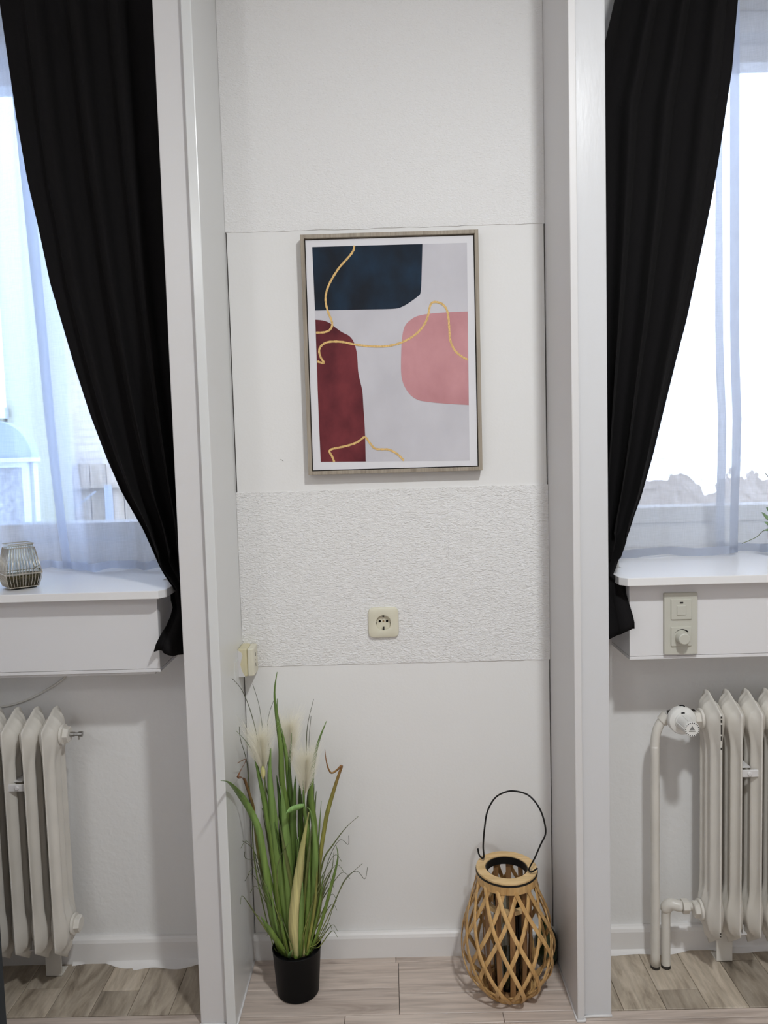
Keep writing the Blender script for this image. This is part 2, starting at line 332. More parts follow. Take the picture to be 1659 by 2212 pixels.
BLADES = [([(-0.294, -0.127, 0.8305), (-0.3025, -0.1278, 0.7782), (-0.2994, -0.1286, 0.7159), (-0.2917, -0.1294, 0.634), (-0.2921, -0.1302, 0.5519), (-0.2814, -0.1311, 0.4752), (-0.2773, -0.1319, 0.3642), (-0.2729, -0.1327, 0.2242), (-0.2754, -0.1335, 0.1143)], 0.0131, 'g'), ([(-0.3149, -0.142, 0.6409), (-0.3204, -0.1415, 0.5712), (-0.3173, -0.1409, 0.4808), (-0.3155, -0.1404, 0.4252), (-0.3064, -0.1398, 0.3135), (-0.2932, -0.1393, 0.2006), (-0.2885, -0.1387, 0.1097)], 0.0218, 'G'), ([(-0.358, -0.137, 0.6168), (-0.347, -0.137, 0.5563), (-0.334, -0.137, 0.4794), (-0.3212, -0.137, 0.3959), (-0.3147, -0.137, 0.2841), (-0.3043, -0.137, 0.1287)], 0.0137, 'g'), ([(-0.388, -0.3714, 0.6604), (-0.388, -0.2961, 0.6235), (-0.388, -0.1885, 0.5479), (-0.3711, -0.1521, 0.4876), (-0.3522, -0.1505, 0.4368), (-0.3442, -0.1489, 0.375), (-0.3365, -0.1473, 0.3045), (-0.3272, -0.1456, 0.2055), (-0.3148, -0.144, 0.1111)], 0.0142, 'G'), ([(-0.388, -0.1978, 0.6278), (-0.381, -0.1232, 0.6063), (-0.388, -0.1985, 0.5936), (-0.388, -0.1314, 0.5617), (-0.3748, -0.1269, 0.511), (-0.3666, -0.1281, 0.4759), (-0.3608, -0.1293, 0.3788), (-0.3461, -0.1305, 0.2669), (-0.3242, -0.1318, 0.1257)], 0.0066, 'b'), ([(-0.388, -0.1557, 0.7034), (-0.388, -0.1496, 0.6688), (-0.3805, -0.1207, 0.597), (-0.3757, -0.1226, 0.509), (-0.3714, -0.1244, 0.4742), (-0.3722, -0.1263, 0.3775), (-0.3623, -0.1281, 0.28), (-0.3327, -0.13, 0.1247)], 0.0025, 't'), ([(-0.388, -0.1941, 0.7069), (-0.3769, -0.1281, 0.6521), (-0.3569, -0.1292, 0.6109), (-0.3408, -0.1302, 0.5393), (-0.3297, -0.1313, 0.4765), (-0.3133, -0.1324, 0.3374), (-0.3053, -0.1335, 0.115)], 0.0033, 'g'), ([(-0.388, -0.2158, 0.8432), (-0.388, -0.1116, 0.7835), (-0.3673, -0.1126, 0.7271), (-0.35, -0.1154, 0.6437), (-0.335, -0.1181, 0.5338), (-0.3234, -0.1209, 0.4714), (-0.305, -0.1237, 0.3042), (-0.301, -0.1265, 0.1102)], 0.0019, 't'), ([(-0.3602, -0.107, 0.795), (-0.3467, -0.1102, 0.7464), (-0.34, -0.1135, 0.6979), (-0.3276, -0.1167, 0.5884), (-0.3155, -0.12, 0.4707), (-0.2997, -0.1233, 0.3038), (-0.2956, -0.1265, 0.1101)], 0.0025, 't'), ([(-0.308, -0.107, 0.7525), (-0.3209, -0.1102, 0.7182), (-0.326, -0.1135, 0.6782), (-0.3209, -0.1167, 0.5883), (-0.3128, -0.12, 0.4706), (-0.2953, -0.1233, 0.2755), (-0.2901, -0.1265, 0.1099)], 0.0022, 't'), ([(-0.2981, -0.117, 0.7596), (-0.2977, -0.1196, 0.7126), (-0.28, -0.1222, 0.6171), (-0.2729, -0.1248, 0.472), (-0.2692, -0.1274, 0.3055), (-0.2705, -0.13, 0.1119)], 0.0115, 'g'), ([(-0.2646, -0.122, 0.6716), (-0.2672, -0.124, 0.6312), (-0.2719, -0.1259, 0.5909), (-0.2698, -0.1279, 0.4733), (-0.2625, -0.1298, 0.3347), (-0.2648, -0.1318, 0.1129)], 0.0109, 'd'), ([(-0.2037, -0.137, 0.7623), (-0.222, -0.137, 0.6924), (-0.2259, -0.137, 0.6217), (-0.2248, -0.137, 0.5394), (-0.231, -0.137, 0.4768), (-0.2409, -0.137, 0.3103), (-0.2532, -0.137, 0.1162)], 0.0033, 't'), ([(-0.213, -0.127, 0.7158), (-0.2204, -0.1283, 0.6509), (-0.2203, -0.1296, 0.5966), (-0.2265, -0.1309, 0.5092), (-0.2332, -0.1322, 0.3912), (-0.251, -0.1335, 0.1138)], 0.0025, 't'), ([(-0.1729, -0.147, 0.7083), (-0.196, -0.1461, 0.6517), (-0.2117, -0.1451, 0.5837), (-0.2182, -0.1442, 0.5151), (-0.213, -0.1433, 0.438), (-0.2141, -0.1424, 0.3683), (-0.2266, -0.1414, 0.2425), (-0.2422, -0.1405, 0.1098)], 0.0126, 'g'), ([(-0.1773, -0.167, 0.6446), (-0.175, -0.1654, 0.6157), (-0.1701, -0.1638, 0.5933), (-0.1627, -0.1621, 0.5821), (-0.1494, -0.1605, 0.5887), (-0.1374, -0.1589, 0.5985), (-0.1462, -0.1572, 0.5737), (-0.1594, -0.1556, 0.5352), (-0.1758, -0.154, 0.4836), (-0.1837, -0.1524, 0.4501), (-0.2003, -0.1507, 0.3587), (-0.2181, -0.1491, 0.233), (-0.2352, -0.1475, 0.0946)], 0.0087, 'B'), ([(-0.2197, -0.187, 0.4952), (-0.233, -0.1805, 0.4356), (-0.2468, -0.174, 0.3644), (-0.2601, -0.1675, 0.273), (-0.2662, -0.161, 0.1859), (-0.2631, -0.1545, 0.086)], 0.0259, 'c'), ([(-0.2727, -0.207, 0.503), (-0.2683, -0.1918, 0.5022), (-0.2559, -0.1767, 0.5019), (-0.2346, -0.1615, 0.5004)], 0.012, 'l'), ([(-0.1018, -0.137, 0.457), (-0.1348, -0.137, 0.4274), (-0.1684, -0.137, 0.3838), (-0.194, -0.137, 0.3426), (-0.2119, -0.137, 0.2535), (-0.2319, -0.137, 0.1043)], 0.0035, 'o'), ([(-0.1288, -0.117, 0.3974), (-0.1307, -0.1196, 0.375), (-0.1504, -0.1222, 0.3895), (-0.1758, -0.1248, 0.3523), (-0.1998, -0.1274, 0.2756), (-0.227, -0.13, 0.108)], 0.0016, 't'), ([(-0.1578, -0.167, 0.3994), (-0.1545, -0.1621, 0.3638), (-0.1726, -0.1572, 0.2925), (-0.2063, -0.1524, 0.1788), (-0.2296, -0.1475, 0.1001)], 0.0071, 'g'), ([(-0.1655, -0.147, 0.3696), (-0.1724, -0.1454, 0.3245), (-0.1959, -0.1438, 0.2684), (-0.2091, -0.1421, 0.2004), (-0.2328, -0.1405, 0.1067)], 0.0038, 'o'), ([(-0.0813, -0.157, 0.3344), (-0.0892, -0.1548, 0.3029), (-0.1092, -0.1527, 0.3229), (-0.1408, -0.1505, 0.2989), (-0.1699, -0.1483, 0.2314), (-0.1967, -0.1462, 0.1605), (-0.2257, -0.144, 0.1061)], 0.0016, 't'), ([(-0.0937, -0.157, 0.3444), (-0.1158, -0.1538, 0.3237), (-0.1437, -0.1505, 0.2906), (-0.1785, -0.1473, 0.2169), (-0.2244, -0.144, 0.1061)], 0.0022, 'o'), ([(-0.388, -0.156, 0.3827), (-0.388, -0.1469, 0.3598), (-0.3584, -0.137, 0.3383), (-0.3406, -0.137, 0.2426), (-0.3183, -0.137, 0.1177)], 0.0016, 't'), ([(-0.388, -0.1755, 0.4205), (-0.3737, -0.1202, 0.3687), (-0.364, -0.1235, 0.3253), (-0.3452, -0.1267, 0.2364), (-0.3195, -0.13, 0.113)], 0.0016, 't'), ([(-0.388, -0.2301, 0.2898), (-0.388, -0.2025, 0.2945), (-0.3657, -0.1674, 0.2257), (-0.3345, -0.1601, 0.1673), (-0.2956, -0.1527, 0.0884)], 0.003, 'o'), ([(-0.3488, -0.187, 0.2321), (-0.3245, -0.1707, 0.1741), (-0.2954, -0.1545, 0.0868)], 0.012, 'g'), ([(-0.2736, -0.192, 0.1456), (-0.2835, -0.1741, 0.1198), (-0.2924, -0.1562, 0.088)], 0.0066, 'l'), ([(-0.2738, -0.167, 0.4078), (-0.2969, -0.1621, 0.3728), (-0.3088, -0.1572, 0.3235), (-0.3115, -0.1524, 0.2373), (-0.303, -0.1475, 0.1245)], 0.0022, 'o'), ([(-0.235, -0.157, 0.5622), (-0.2355, -0.1538, 0.485), (-0.2299, -0.1505, 0.4283), (-0.2315, -0.1473, 0.3159), (-0.2446, -0.144, 0.1066)], 0.0126, 'g'), ([(-0.2256, -0.167, 0.4987), (-0.2164, -0.1621, 0.4749), (-0.2111, -0.1572, 0.3763), (-0.224, -0.1524, 0.2491), (-0.2391, -0.1475, 0.1004)], 0.0137, 'G'), ([(-0.2018, -0.157, 0.3759), (-0.2038, -0.1527, 0.2906), (-0.2165, -0.1483, 0.2045), (-0.2356, -0.144, 0.095)], 0.0076, 'o'), ([(-0.2544, -0.147, 0.572), (-0.2632, -0.1454, 0.4816), (-0.2705, -0.1438, 0.3982), (-0.2775, -0.1421, 0.2862), (-0.2828, -0.1405, 0.1108)], 0.0175, 'd'), ([(-0.2902, -0.162, 0.5523), (-0.2852, -0.1579, 0.4882), (-0.282, -0.1539, 0.3762), (-0.2784, -0.1498, 0.2349), (-0.2795, -0.1458, 0.1086)], 0.0191, 'G'), ([(-0.2781, -0.127, 0.5777), (-0.2697, -0.1286, 0.4737), (-0.2671, -0.1302, 0.391), (-0.2693, -0.1319, 0.2518), (-0.2744, -0.1335, 0.1058)], 0.0137, 'd'), ([(-0.3454, -0.107, 0.5207), (-0.3399, -0.1119, 0.4674), (-0.3307, -0.1167, 0.3714), (-0.32, -0.1216, 0.2752), (-0.3065, -0.1265, 0.1103)], 0.0082, 'k'), ([(-0.2466, -0.122, 0.5748), (-0.2501, -0.1244, 0.4712), (-0.251, -0.1269, 0.3608), (-0.252, -0.1293, 0.2499), (-0.2571, -0.1318, 0.1013)], 0.012, 'd'), ([(-0.3071, -0.117, 0.5603), (-0.2992, -0.1202, 0.4704), (-0.2932, -0.1235, 0.332), (-0.287, -0.1267, 0.1925), (-0.2857, -0.13, 0.1065)], 0.0164, 'd'), ([(-0.2123, -0.117, 0.494), (-0.2115, -0.1202, 0.4682), (-0.2113, -0.1235, 0.3861), (-0.2198, -0.1267, 0.2475), (-0.241, -0.13, 0.0998)], 0.0019, 't'), ([(-0.2241, -0.177, 0.3628), (-0.2314, -0.164, 0.2702), (-0.2439, -0.151, 0.1057)], 0.0093, 'g'), ([(-0.2058, -0.182, 0.346), (-0.216, -0.1674, 0.2443), (-0.2373, -0.1527, 0.0955)], 0.006, 'y'), ([(-0.192, -0.167, 0.3262), (-0.2065, -0.1572, 0.2378), (-0.2325, -0.1475, 0.0946)], 0.0055, 'g'), ([(-0.3554, -0.167, 0.2169), (-0.3619, -0.1605, 0.2157), (-0.3381, -0.154, 0.169), (-0.3092, -0.1475, 0.1048)], 0.0025, 'o'), ([(-0.3215, -0.167, 0.2687), (-0.3176, -0.1572, 0.1986), (-0.3064, -0.1475, 0.1076)], 0.0071, 'G'), ([(-0.3004, -0.177, 0.2247), (-0.2988, -0.164, 0.1746), (-0.2926, -0.151, 0.1012)], 0.0066, 'g')]
PLUMES = [[(-0.3374, -0.13, 0.5722, 0.0037), (-0.3422, -0.13, 0.6081, 0.0158), (-0.3445, -0.13, 0.6493, 0.0263), (-0.3469, -0.13, 0.6903, 0.0355), (-0.3453, -0.13, 0.7311, 0.0395)], [(-0.2767, -0.1, 0.5662, 0.0053), (-0.276, -0.1, 0.622, 0.0158), (-0.2745, -0.1, 0.6636, 0.0237), (-0.2716, -0.1, 0.7051, 0.0276), (-0.2689, -0.1, 0.7409, 0.0276)], [(-0.2342, -0.15, 0.5182, 0.0037), (-0.232, -0.15, 0.5591, 0.0158), (-0.2297, -0.15, 0.5998, 0.025), (-0.2283, -0.15, 0.6405, 0.0303), (-0.2292, -0.15, 0.673, 0.0316)]]
CURL = [(2.3092, -0.8829), (2.2013, -0.8735), (2.0508, -0.8557), (1.9403, -0.8362), (1.8083, -0.8156), (1.7186, -0.7943), (1.6061, -0.7675), (1.4846, -0.7353), (1.3755, -0.6999), (1.2903, -0.6673), (1.1927, -0.617), (1.0947, -0.5742), (1.0492, -0.5469)]
CURR = [(2.389, 0.8537), (2.343, 0.8497), (2.2628, 0.8438), (2.2143, 0.8366), (2.1522, 0.8273), (2.0741, 0.8158), (1.9849, 0.8011), (1.9196, 0.7883), (1.7985, 0.7626), (1.6762, 0.7366), (1.5725, 0.7092), (1.4337, 0.6748), (1.3466, 0.6536), (1.2445, 0.6244), (1.1597, 0.5927), (1.0812, 0.5597), (1.0461, 0.5494)]
HEML = [(2.1172, -0.9926), (1.8831, -0.984), (1.6925, -0.9764), (1.4995, -0.9699), (1.3301, -0.9605), (1.1719, -0.9502), (1.0548, -0.9399)]
HEMR = [(2.1806, 0.9687), (1.6928, 0.9718), (1.5681, 0.9751), (1.4423, 0.981), (1.3156, 0.9793), (1.1878, 0.975), (1.0522, 0.9746)]
cable = [(-0.8794, -0.004, 0.8021), (-0.8888, -0.004, 0.7897), (-0.9276, -0.004, 0.7655), (-0.9853, -0.004, 0.7378), (-1.0362, -0.004, 0.7227), (-1.0992, -0.004, 0.7141)]

# ------------------------------------------------------------------ room shell
ZC = 3.05          # ceiling
XL, XR = -2.5, 2.5
YF = -4.4          # wall behind the camera
ZS = 1.054         # sill top
ZW = 2.66          # window head
OPL, OPR = (-1.80, -0.60), (0.60, 1.80)
link('ceiling', box(B(), XL-.1, XR+.1, YF-.1, .56, ZC, ZC+.1), m_room, kind='structure')
link('wall_left', box(B(), XL-.1, XL, YF-.1, .56, -.1, ZC), m_room, kind='structure')
link('wall_right', box(B(), XR, XR+.1, YF-.1, .56, -.1, ZC), m_room, kind='structure')
link('wall_front', box(B(), XL, XR, YF-.1, YF, -.1, ZC), m_room, kind='structure')
wb = B()
box(wb, -.60, -.404, 0, .56, -.1, ZC); box(wb, .4155, .60, 0, .56, -.1, ZC)
box(wb, -.404, .4155, .012, .56, -.1, ZC)
for a, b in (OPL, OPR):
    box(wb, a, b, 0, .56, -.1, ZS-.02); box(wb, a, b, 0, .56, ZW, ZC)
box(wb, XL, OPL[0], 0, .56, -.1, ZC); box(wb, OPR[1], XR, 0, .56, -.1, ZC)
wall_back = link('wall_back', wb, m_wall, kind='structure')

# wallpapered sections of the former doorway: embossed top, smooth, embossed, smooth
pn = wall_back
def panel(x0, x1, z0, z1, y, mat, wob=0.0, top=True, bot=True, name='wallpaper_panel', gap=()):
    bm = B(); n = 40
    bo, to = [], []
    for i in range(n+1):
        x = x0+(x1-x0)*i/n
        bo.append((x, z0 + (wob*(math.sin(i*1.7)+math.sin(i*.61+1)) if bot else 0)))
        to.append((x, z1 + (wob*(math.sin(i*1.3+2)+math.sin(i*.47)) if top else 0)))
    for i in range(n):
        A = [(bo[i][0], bo[i][1]), (bo[i+1][0], bo[i+1][1]), (to[i+1][0], to[i+1][1]), (to[i][0], to[i][1])]
        f = [bm.verts.new((q[0], y, q[1])) for q in A]; bk = [bm.verts.new((q[0], .012, q[1])) for q in A]
        bm.faces.new(f)
        bm.faces.new((f[0], bk[0], bk[1], f[1])); bm.faces.new((f[3], f[2], bk[2], bk[3]))
        if i == 0: bm.faces.new((f[0], f[3], bk[3], bk[0]))
        if i == n-1: bm.faces.new((f[1], bk[1], bk[2], f[2]))
    bmesh.ops.remove_doubles(bm, verts=bm.verts[:], dist=1e-6)
    return link(name, bm, mat, pn)
panel(-.4035, .4150, 1.944, ZC, -.0008, m_paper2, .0007, top=False)
panel(-.4005, .4120, 1.2745, 1.946, .0010, m_smooth, 0)
panel(-.4035, .1505, .8105, 1.2765, -.0012, m_paper, .0006)
panel(.1506, .4150, .8105, 1.2765, -.0019, m_paper, .0006)
panel(-.4015, .4125, -.05, .8125, .0008, m_smooth, 0, name='smooth_panel')
for x in (-.4030, .4137):
    link('corner_crack', box(B(), x-.0007, x+.0007, .006, .0118, 0, 1.945), m_crack, pn)
# hairline crack in the plaster, left of the picture
link('plaster_crack', tube(B(), smoothpts([(-.2835, .0009, 1.361), (-.2800, .0009, 1.3590), (-.2765, .0009, 1.3555)], 3), .0006, 4), m_grey_print, pn)

# the two posts that frame the niche: lacquered lining board and front casing, boxed behind
def post(n, s, xin, xstep, xout):
    root = empty('trim_%d' % n, kind='structure')
    a, b = sorted((xin, xstep)); link('lining_board', box(B(), a, b, -.263, 0.0, 0, ZC), m_gloss if s < 0 else m_trim, root, bevel=.002)
    a, b = sorted((xstep, xout)); link('casing_board', box(B(), a, b, -.249, 0.0, .0015, ZC), m_trim if s < 0 else m_trim2, root, bevel=.0025)
    # paint-filled joint at the floor
    bm = B(); a, b = sorted((xin-s*.003, xout+s*.004))
    pts = smoothpts([(a, -.2655, .002), (xstep, -.2665, .003), (xstep+s*.004, -.2525, .002), (xout, -.252, .003)] if s > 0 else [(xout, -.252, .003), (xstep-.004, -.2525, .002), (xstep, -.2665, .003), (xin, -.2655, .002)], 4)
    link('sealant_bead', tube(bm, pts, .0035, 6), m_trim, root, smooth=True)
    bm = B(); link('sealant_strip', tube(bm, [(xin-s*.001, -.262, .002), (xin-s*.001, -.02, .002)], .003, 6), m_trim, root, smooth=True)
    return root
post(1, -1, -.404, -.427, -.4925)
post(2, 1, .4155, .4325, .5005)
# switch-block plate painted over on the left lining
# ------------------------------------------------------------------ floor: laminate in the room and niche, vinyl planks in the bays
floor = link('floor', box(B(), XL, XR, YF, 0, -.1, -.006), m_gap, kind='structure')
def plank(x0, x1, y0, y1, mat, g=.0006, z=0.0, name='floor_plank', par=None, bulge=0.0):
    bm = B(); x0 += g; x1 -= g; y0 += g; y1 -= g
    lx, ly = (x1-x0)/2, (y1-y0)/2; e = .0012
    lo = [(-lx, -ly, -.006), (lx, -ly, -.006), (lx, ly, -.006), (-lx, ly, -.006)]
    md = [(a, b_, -.001) for a, b_, c in lo]
    hi = [(-lx+e, -ly+e, 0), (lx-e, -ly+e, 0), (lx-e, ly-e, 0), (-lx+e, ly-e, 0)]
    R = [[bm.verts.new(q) for q in ring] for ring in (lo, md, hi)]
    for i in range(2):
        for k in range(4): bm.faces.new((R[i][k], R[i][(k+1) % 4], R[i+1][(k+1) % 4], R[i+1][k]))
    bm.faces.new(R[2])
    return link(name, bm, mat, par or floor, loc=((x0+x1)/2, (y0+y1)/2, z))
NL, NR = -.404, .4155
plank(NL, -.018, -.037, 0.0, m_lam); plank(-.018, NR, -.037, 0.0, m_lam)
plank(NL, -.011, -.135, -.037, m_lam); plank(-.011, NR, -.157, -.037, m_lam)
plank(NL, -.011, -.228, -.135, m_lam); plank(-.011, NR, -.228, -.157, m_lam)
rows = [-.262, -.345, -.44, -.535, -.63, -.725, -.82, -.915, -1.01, -1.2, -1.4, -1.6, -1.8, -2.0, -2.2, -2.5, -2.8, -3.1, -3.4, -3.7, -4.0, -4.2, YF]
for a, b in ((NL, -.144), (-.144, .241), (.241, NR)): plank(a, b, -.262, -.228, m_lam)
# strips in front of the bays
xs0 = [XL, -1.9, -1.1, -.43]; xs1 = [.433, 1.25, 1.95, XR]
for a, b in zip(xs0, xs0[1:]): plank(a, b, -.262, -.213, m_lam)
for a, b in zip(xs1, xs1[1:]): plank(a, b, -.262, -.232, m_lam)
for i, (yb, ya) in enumerate(zip(rows, rows[1:])):
    x = XL - random.random()*.5
    while x < XR:
        x2 = x + random.uniform(.75, 1.25); plank(max(x, XL), min(x2, XR), ya, yb, m_lam); x = x2
# bays
def bay(lines, y0, splits):
    for a, b in zip(lines, lines[1:]):
        sp = splits.get(round(a, 3)); ys = [y0]+(sp or [])+[0.0]
        for c, d in zip(ys, ys[1:]): plank(a, b, c, d, m_vinyl, .0005, .0012)
bay([-2.5, -1.5, -1.39, -1.29, -1.19, -1.09, -.988, -.888, -.781, -.684, -.581, -.4925], -.213, {-.781: [-.125], -.988: [-.11], -1.19: [-.14], -.684: []})
bay([.5005, .535, .639, .742, .841, .943, 1.045, 1.147, 1.25, 1.35, 1.5, 2.5], -.232, {.639: [-.165], .841: [-.06], 1.045: [-.12]})

# ------------------------------------------------------------------ baseboards
def baseboard(name, x0, x1, h=.066, t=.018, wavy=False):
    bm = B()
    pts = [(0, 0), (-t, 0), (-t, h-.012), (-t+.003, h-.004), (-t+.008, h), (0, h)]
    prism(bm, [(a, b) for a, b in pts], 'x', x0, x1)
    return link(name, bm, m_base, kind='structure')
baseboard('baseboard_back', -.404, .4155, .067)
baseboard('baseboard_left', -2.5, -.4925, .070)
baseboard('baseboard_right', .5005, 2.5, .068)
# wavy painted edge where the vinyl laps the left and right baseboards
def wavy(name, par, x0, x1, fn):
    bm = B(); n = 60
    grid(bm, lambda u, v: (x0+(x1-x0)*u, -.018-fn(x0+(x1-x0)*u)*v, .007*(1-v)**2+.0016), n, 4)
    return link(name, bm, m_base, par, smooth=True)
bl = bpy.data.objects['baseboard_left']; br = bpy.data.objects['baseboard_right']
wavy('painted_edge', bl, -.90, -.4925, lambda x: .012+.010*math.sin(x*16)+.008*math.sin(x*41+1)+(.008 if x > -.73 else -.002))
wavy('painted_edge', br, .5005, 1.25, lambda x: .010+.007*math.sin(x*19+2)+.006*math.sin(x*37))

# ------------------------------------------------------------------ windows
def window(n, x0, x1):
    root = empty('window_%d' % n, kind='structure')
    def fr(name, a0, a1, c0, c1, ya, yb, wd, bead=0.0):
        bm = B()
        box(bm, a0, a1, ya, yb, c0, c0+wd); box(bm, a0, a1, ya, yb, c1-wd, c1)
        box(bm, a0, a0+wd, ya, yb, c0+wd, c1-wd); box(bm, a1-wd, a1, ya, yb, c0+wd, c1-wd)
        return link(name, bm, m_upvc, root, bevel=.003)
    fr('frame', x0, x1, ZS, ZW, .385, .52, .063)
    fr('sash', x0+.058, x1-.058, ZS+.0685, ZW-.0685, .445, .52, .0505)
    bm = B(); prism(bm, [(.387, ZS+.0635), (.446, ZS+.0685), (.446, ZS+.060), (.387, ZS+.060)], 'x', x0+.060, x1-.060); link('frame_ledge', bm, m_upvc, root)
    bm = B(); prism(bm, [(.447, ZS+.1195), (.506, ZS+.1245), (.506, ZS+.115), (.447, ZS+.115)], 'x', x0+.105, x1-.105); link('glazing_ledge', bm, m_upvc, root)
    bm = B(); box(bm, x0+.0605, x1-.0605, .446, .50, ZW-.0690, ZW-.060); link('head_cover', bm, m_upvc, root)
    link('pane', box(B(), x0+.108, x1-.108, .507, .513, ZS+.112, ZW-.112), m_glass, root)
    # deep sill with clipped front corners
    s = 1 if x0 > 0 else -1
    xe = x0 if s > 0 else x1                      # end beside the post
    bm = B(); e = .548*s; o = 2.05*s
    pts = [(e+.015*s, -.19), (e, -.168), (e, -.02), (.60*s, -.02), (.60*s, .40), (1.80*s, .40), (1.80*s, -.02), (o, -.02), (o, -.19)]
    prism(bm, pts if s > 0 else pts[::-1], 'z', ZS-.0195, ZS)
    link('sill_board', bm, m_sill, root, bevel=.0015)
    # boxed apron under the sill
    bm = B(); a, b = sorted((.579*s, 2.0*s))
    box(bm, a, b, -.15, -.0, .853, ZS-.0195)
    link('sill_box', bm, m_sillbox, root, bevel=.001)
    bm = B(); box(bm, a, b, -.1495, -.0, .8445, .8522); link('sill_box_bottom', bm, m_sillbox, root, bevel=.0008)
    if s < 0: link('under_strip', box(B(), -2.0, -.594, -.143, -.128, .838, .8444), m_trim, root)
    return root
window(1, *OPL)
window(2, *OPR)

# ------------------------------------------------------------------ black curtains
def curtain(s, tab, label, mat, wave):
    """s = -1 left of the niche, +1 right: hung beside the post, drawn to it at sill height and flaring below"""
    ztop, zbot = 3.04, .885
    bm = B(); nu, nv = 150, 110
    xo = .5045
    t_in = [(z, abs(x)) for z, x in tab]
    def fn(u, v):
        z = ztop + (zbot-ztop)*v
        if z > 1.05:
            xi = interp(t_in, z)
            xout = xo if s < 0 else xo + max(0, (z-2.18))*.24
        else:
            # gathered through the gap between sill end and post, then a loose tail
            k = (1.05-z)/(1.05-zbot)
            xi = interp([(1.05, .5465), (1.033, .5465), (1.02, .566), (1.0, .563), (.975, .557), (.95, .559), (.925, .569), (.885, .581)] if s < 0 else [(1.05, .5465), (1.033, .5465), (1.028, .5755), (.96, .5765), (.93, .5775), (.885, .578)], z)
            xout = xo
        xi -= .001
        wd = xi-xout
        x = xi - wd*u
        nw = wave[0] if z > 1.12 else wave[0] + (1.6-wave[0])*min(1, (1.12-z)/.12)
        ph = wave[1] + 2*PI*nw*(u + .03*math.sin(5*u+z*1.5))
        amp = min(.032, .021 + .05*max(0, .32-wd)) * (1 if z > 1.1 else .45 if s < 0 else .2)
        shp = math.sin(ph); shp = math.copysign(abs(shp)**.6, shp)
        fade = min(1, u*9)*.9+.1
        yb = -.110
        if z < 1.20: yb = -.110 - .02*(1.20-z)/.15 if z > 1.05 else -.13 + (.04 if s < 0 else -.005)*min(1, (1.05-z)/.03)
        if z < .985: yb = (-.09 if s < 0 else -.135) - (.10 if s < 0 else .06)*min(1, (.985-z)/.075)*(1-u*.5)
        yy = yb + amp*shp*fade
        zz = z
        if v > .9: zz += (v-.9)*10*(.004*math.sin(u*6+.4) + (.018*(1-u)**1.5 + .001 if s < 0 else .034*(1-u) + .012))
        # sideways lean of the folds towards the tie
        x += .35*amp*math.sin(ph+.8)*fade*(1 if wd > .08 else .3)
        x = max(xout if z < 1.2 else xout-.002, min(x, xi))
        return (s*x, yy, zz)
    grid(bm, fn, nu, nv)
    o = link('curtain', bm, mat, smooth=True)
    tag(o, label, 'curtain', 'black curtains')
    so = o.modifiers.new('solid', 'SOLIDIFY'); so.thickness = .0016; so.offset = 0
    return o
curtain(-1, CURL, 'black curtain left of the niche, gathered to the post beside the glass tealight holder', m_curt, (3.6, .6))
curtain(1, CURR, 'black curtain right of the niche, gathered to the post above the dimmer switch', m_curt2, (3.4, 1.9))
for n_, a_, b_ in ((3, -2.2, -.50), (4, .505, 2.2)):
    link('trim_%d' % n_, box(B(), a_, b_, -.135, -.085, 3.035, 3.05), m_trim, kind='structure')
# end of a cream cord hanging below the right curtain
o = link('cord_end', tube(B(), smoothpts([(.509, -.05, .92), (.511, -.052, .895), (.516, -.056, .875), (.522, -.06, .862)], 5), [.0035]*10+[.0045]*6, 8), m_cable, smooth=True,
         label='short cream cord end hanging out below the right black curtain', cat='cord')

# ------------------------------------------------------------------ sheer curtains on the window side of the sill
def sheer_panel(x0f, x1f, y0, amp, nf, ph, hems, label, ztop=2.652, zb=1.057, side=None):
    bm = B(); nu, nv = 70, 50
    def pos(u, v, dy=0.0):
        z = ztop+(zb-ztop)*v
        a, b = x0f(z), x1f(z)
        x = a+(b-a)*u
        yy = y0 + dy + amp*math.sin(2*PI*nf*u+ph+.25*math.sin(3*v+u*4))*(.75+.25*math.sin(2.2*v+ph))+.4*amp*math.sin(2*PI*nf*2.3*u+v*1.6)
        zz = z + (.0055*math.sin(2*PI*nf*u*1.1+ph+1) if v > .97 else 0)*(v-.97)/.03
        return (x, yy, max(zz, 1.0555))
    grid(bm, lambda u, v: pos(u, v), nu, nv)
    o = link('sheer_curtain', bm, m_sheer, smooth=True)
    tag(o, label, 'curtain', 'white sheer curtains')
    bm = B(); v0 = 1-.024/(ztop-zb)
    grid(bm, lambda u, v: pos(u, v0+(1-v0)*v, -.0012), nu, 3)
    link('bottom_hem', bm, m_hem, o, smooth=True)
    for (ua, ub) in hems:
        bm = B(); grid(bm, lambda u, v: pos(ua+(ub-ua)*u, v, -.0016), 6, nv)
        link('side_hem', bm, m_hem, o, smooth=True)
    return o
hl = lambda z: interp(HEML, z)
sheer_panel(lambda z: hl(z)-.014, lambda z: -.60, .175, .022, 2.2, .4, [(0, .075)], 'white sheer curtain panel between the black left curtain and the tealight holder')
sheer_panel(lambda z: -1.80, lambda z: hl(z)+.045, .235, .028, 5.0, 1.1, [], 'white sheer curtain panel at the far left edge behind the tealight holder')
hr = lambda z: interp(HEMR, z)
sheer_panel(lambda z: .60, lambda z: hr(z)+.004, .15, .016, 1.6, 2.2, [(.93, 1.0)], 'white sheer curtain panel between the black right curtain and the potted plant')
sheer_panel(lambda z: hr(z)-.02, lambda z: 1.80, .215, .026, 4.2, .3, [(0, .03)], 'white sheer curtain panel at the far right edge behind the potted plant')

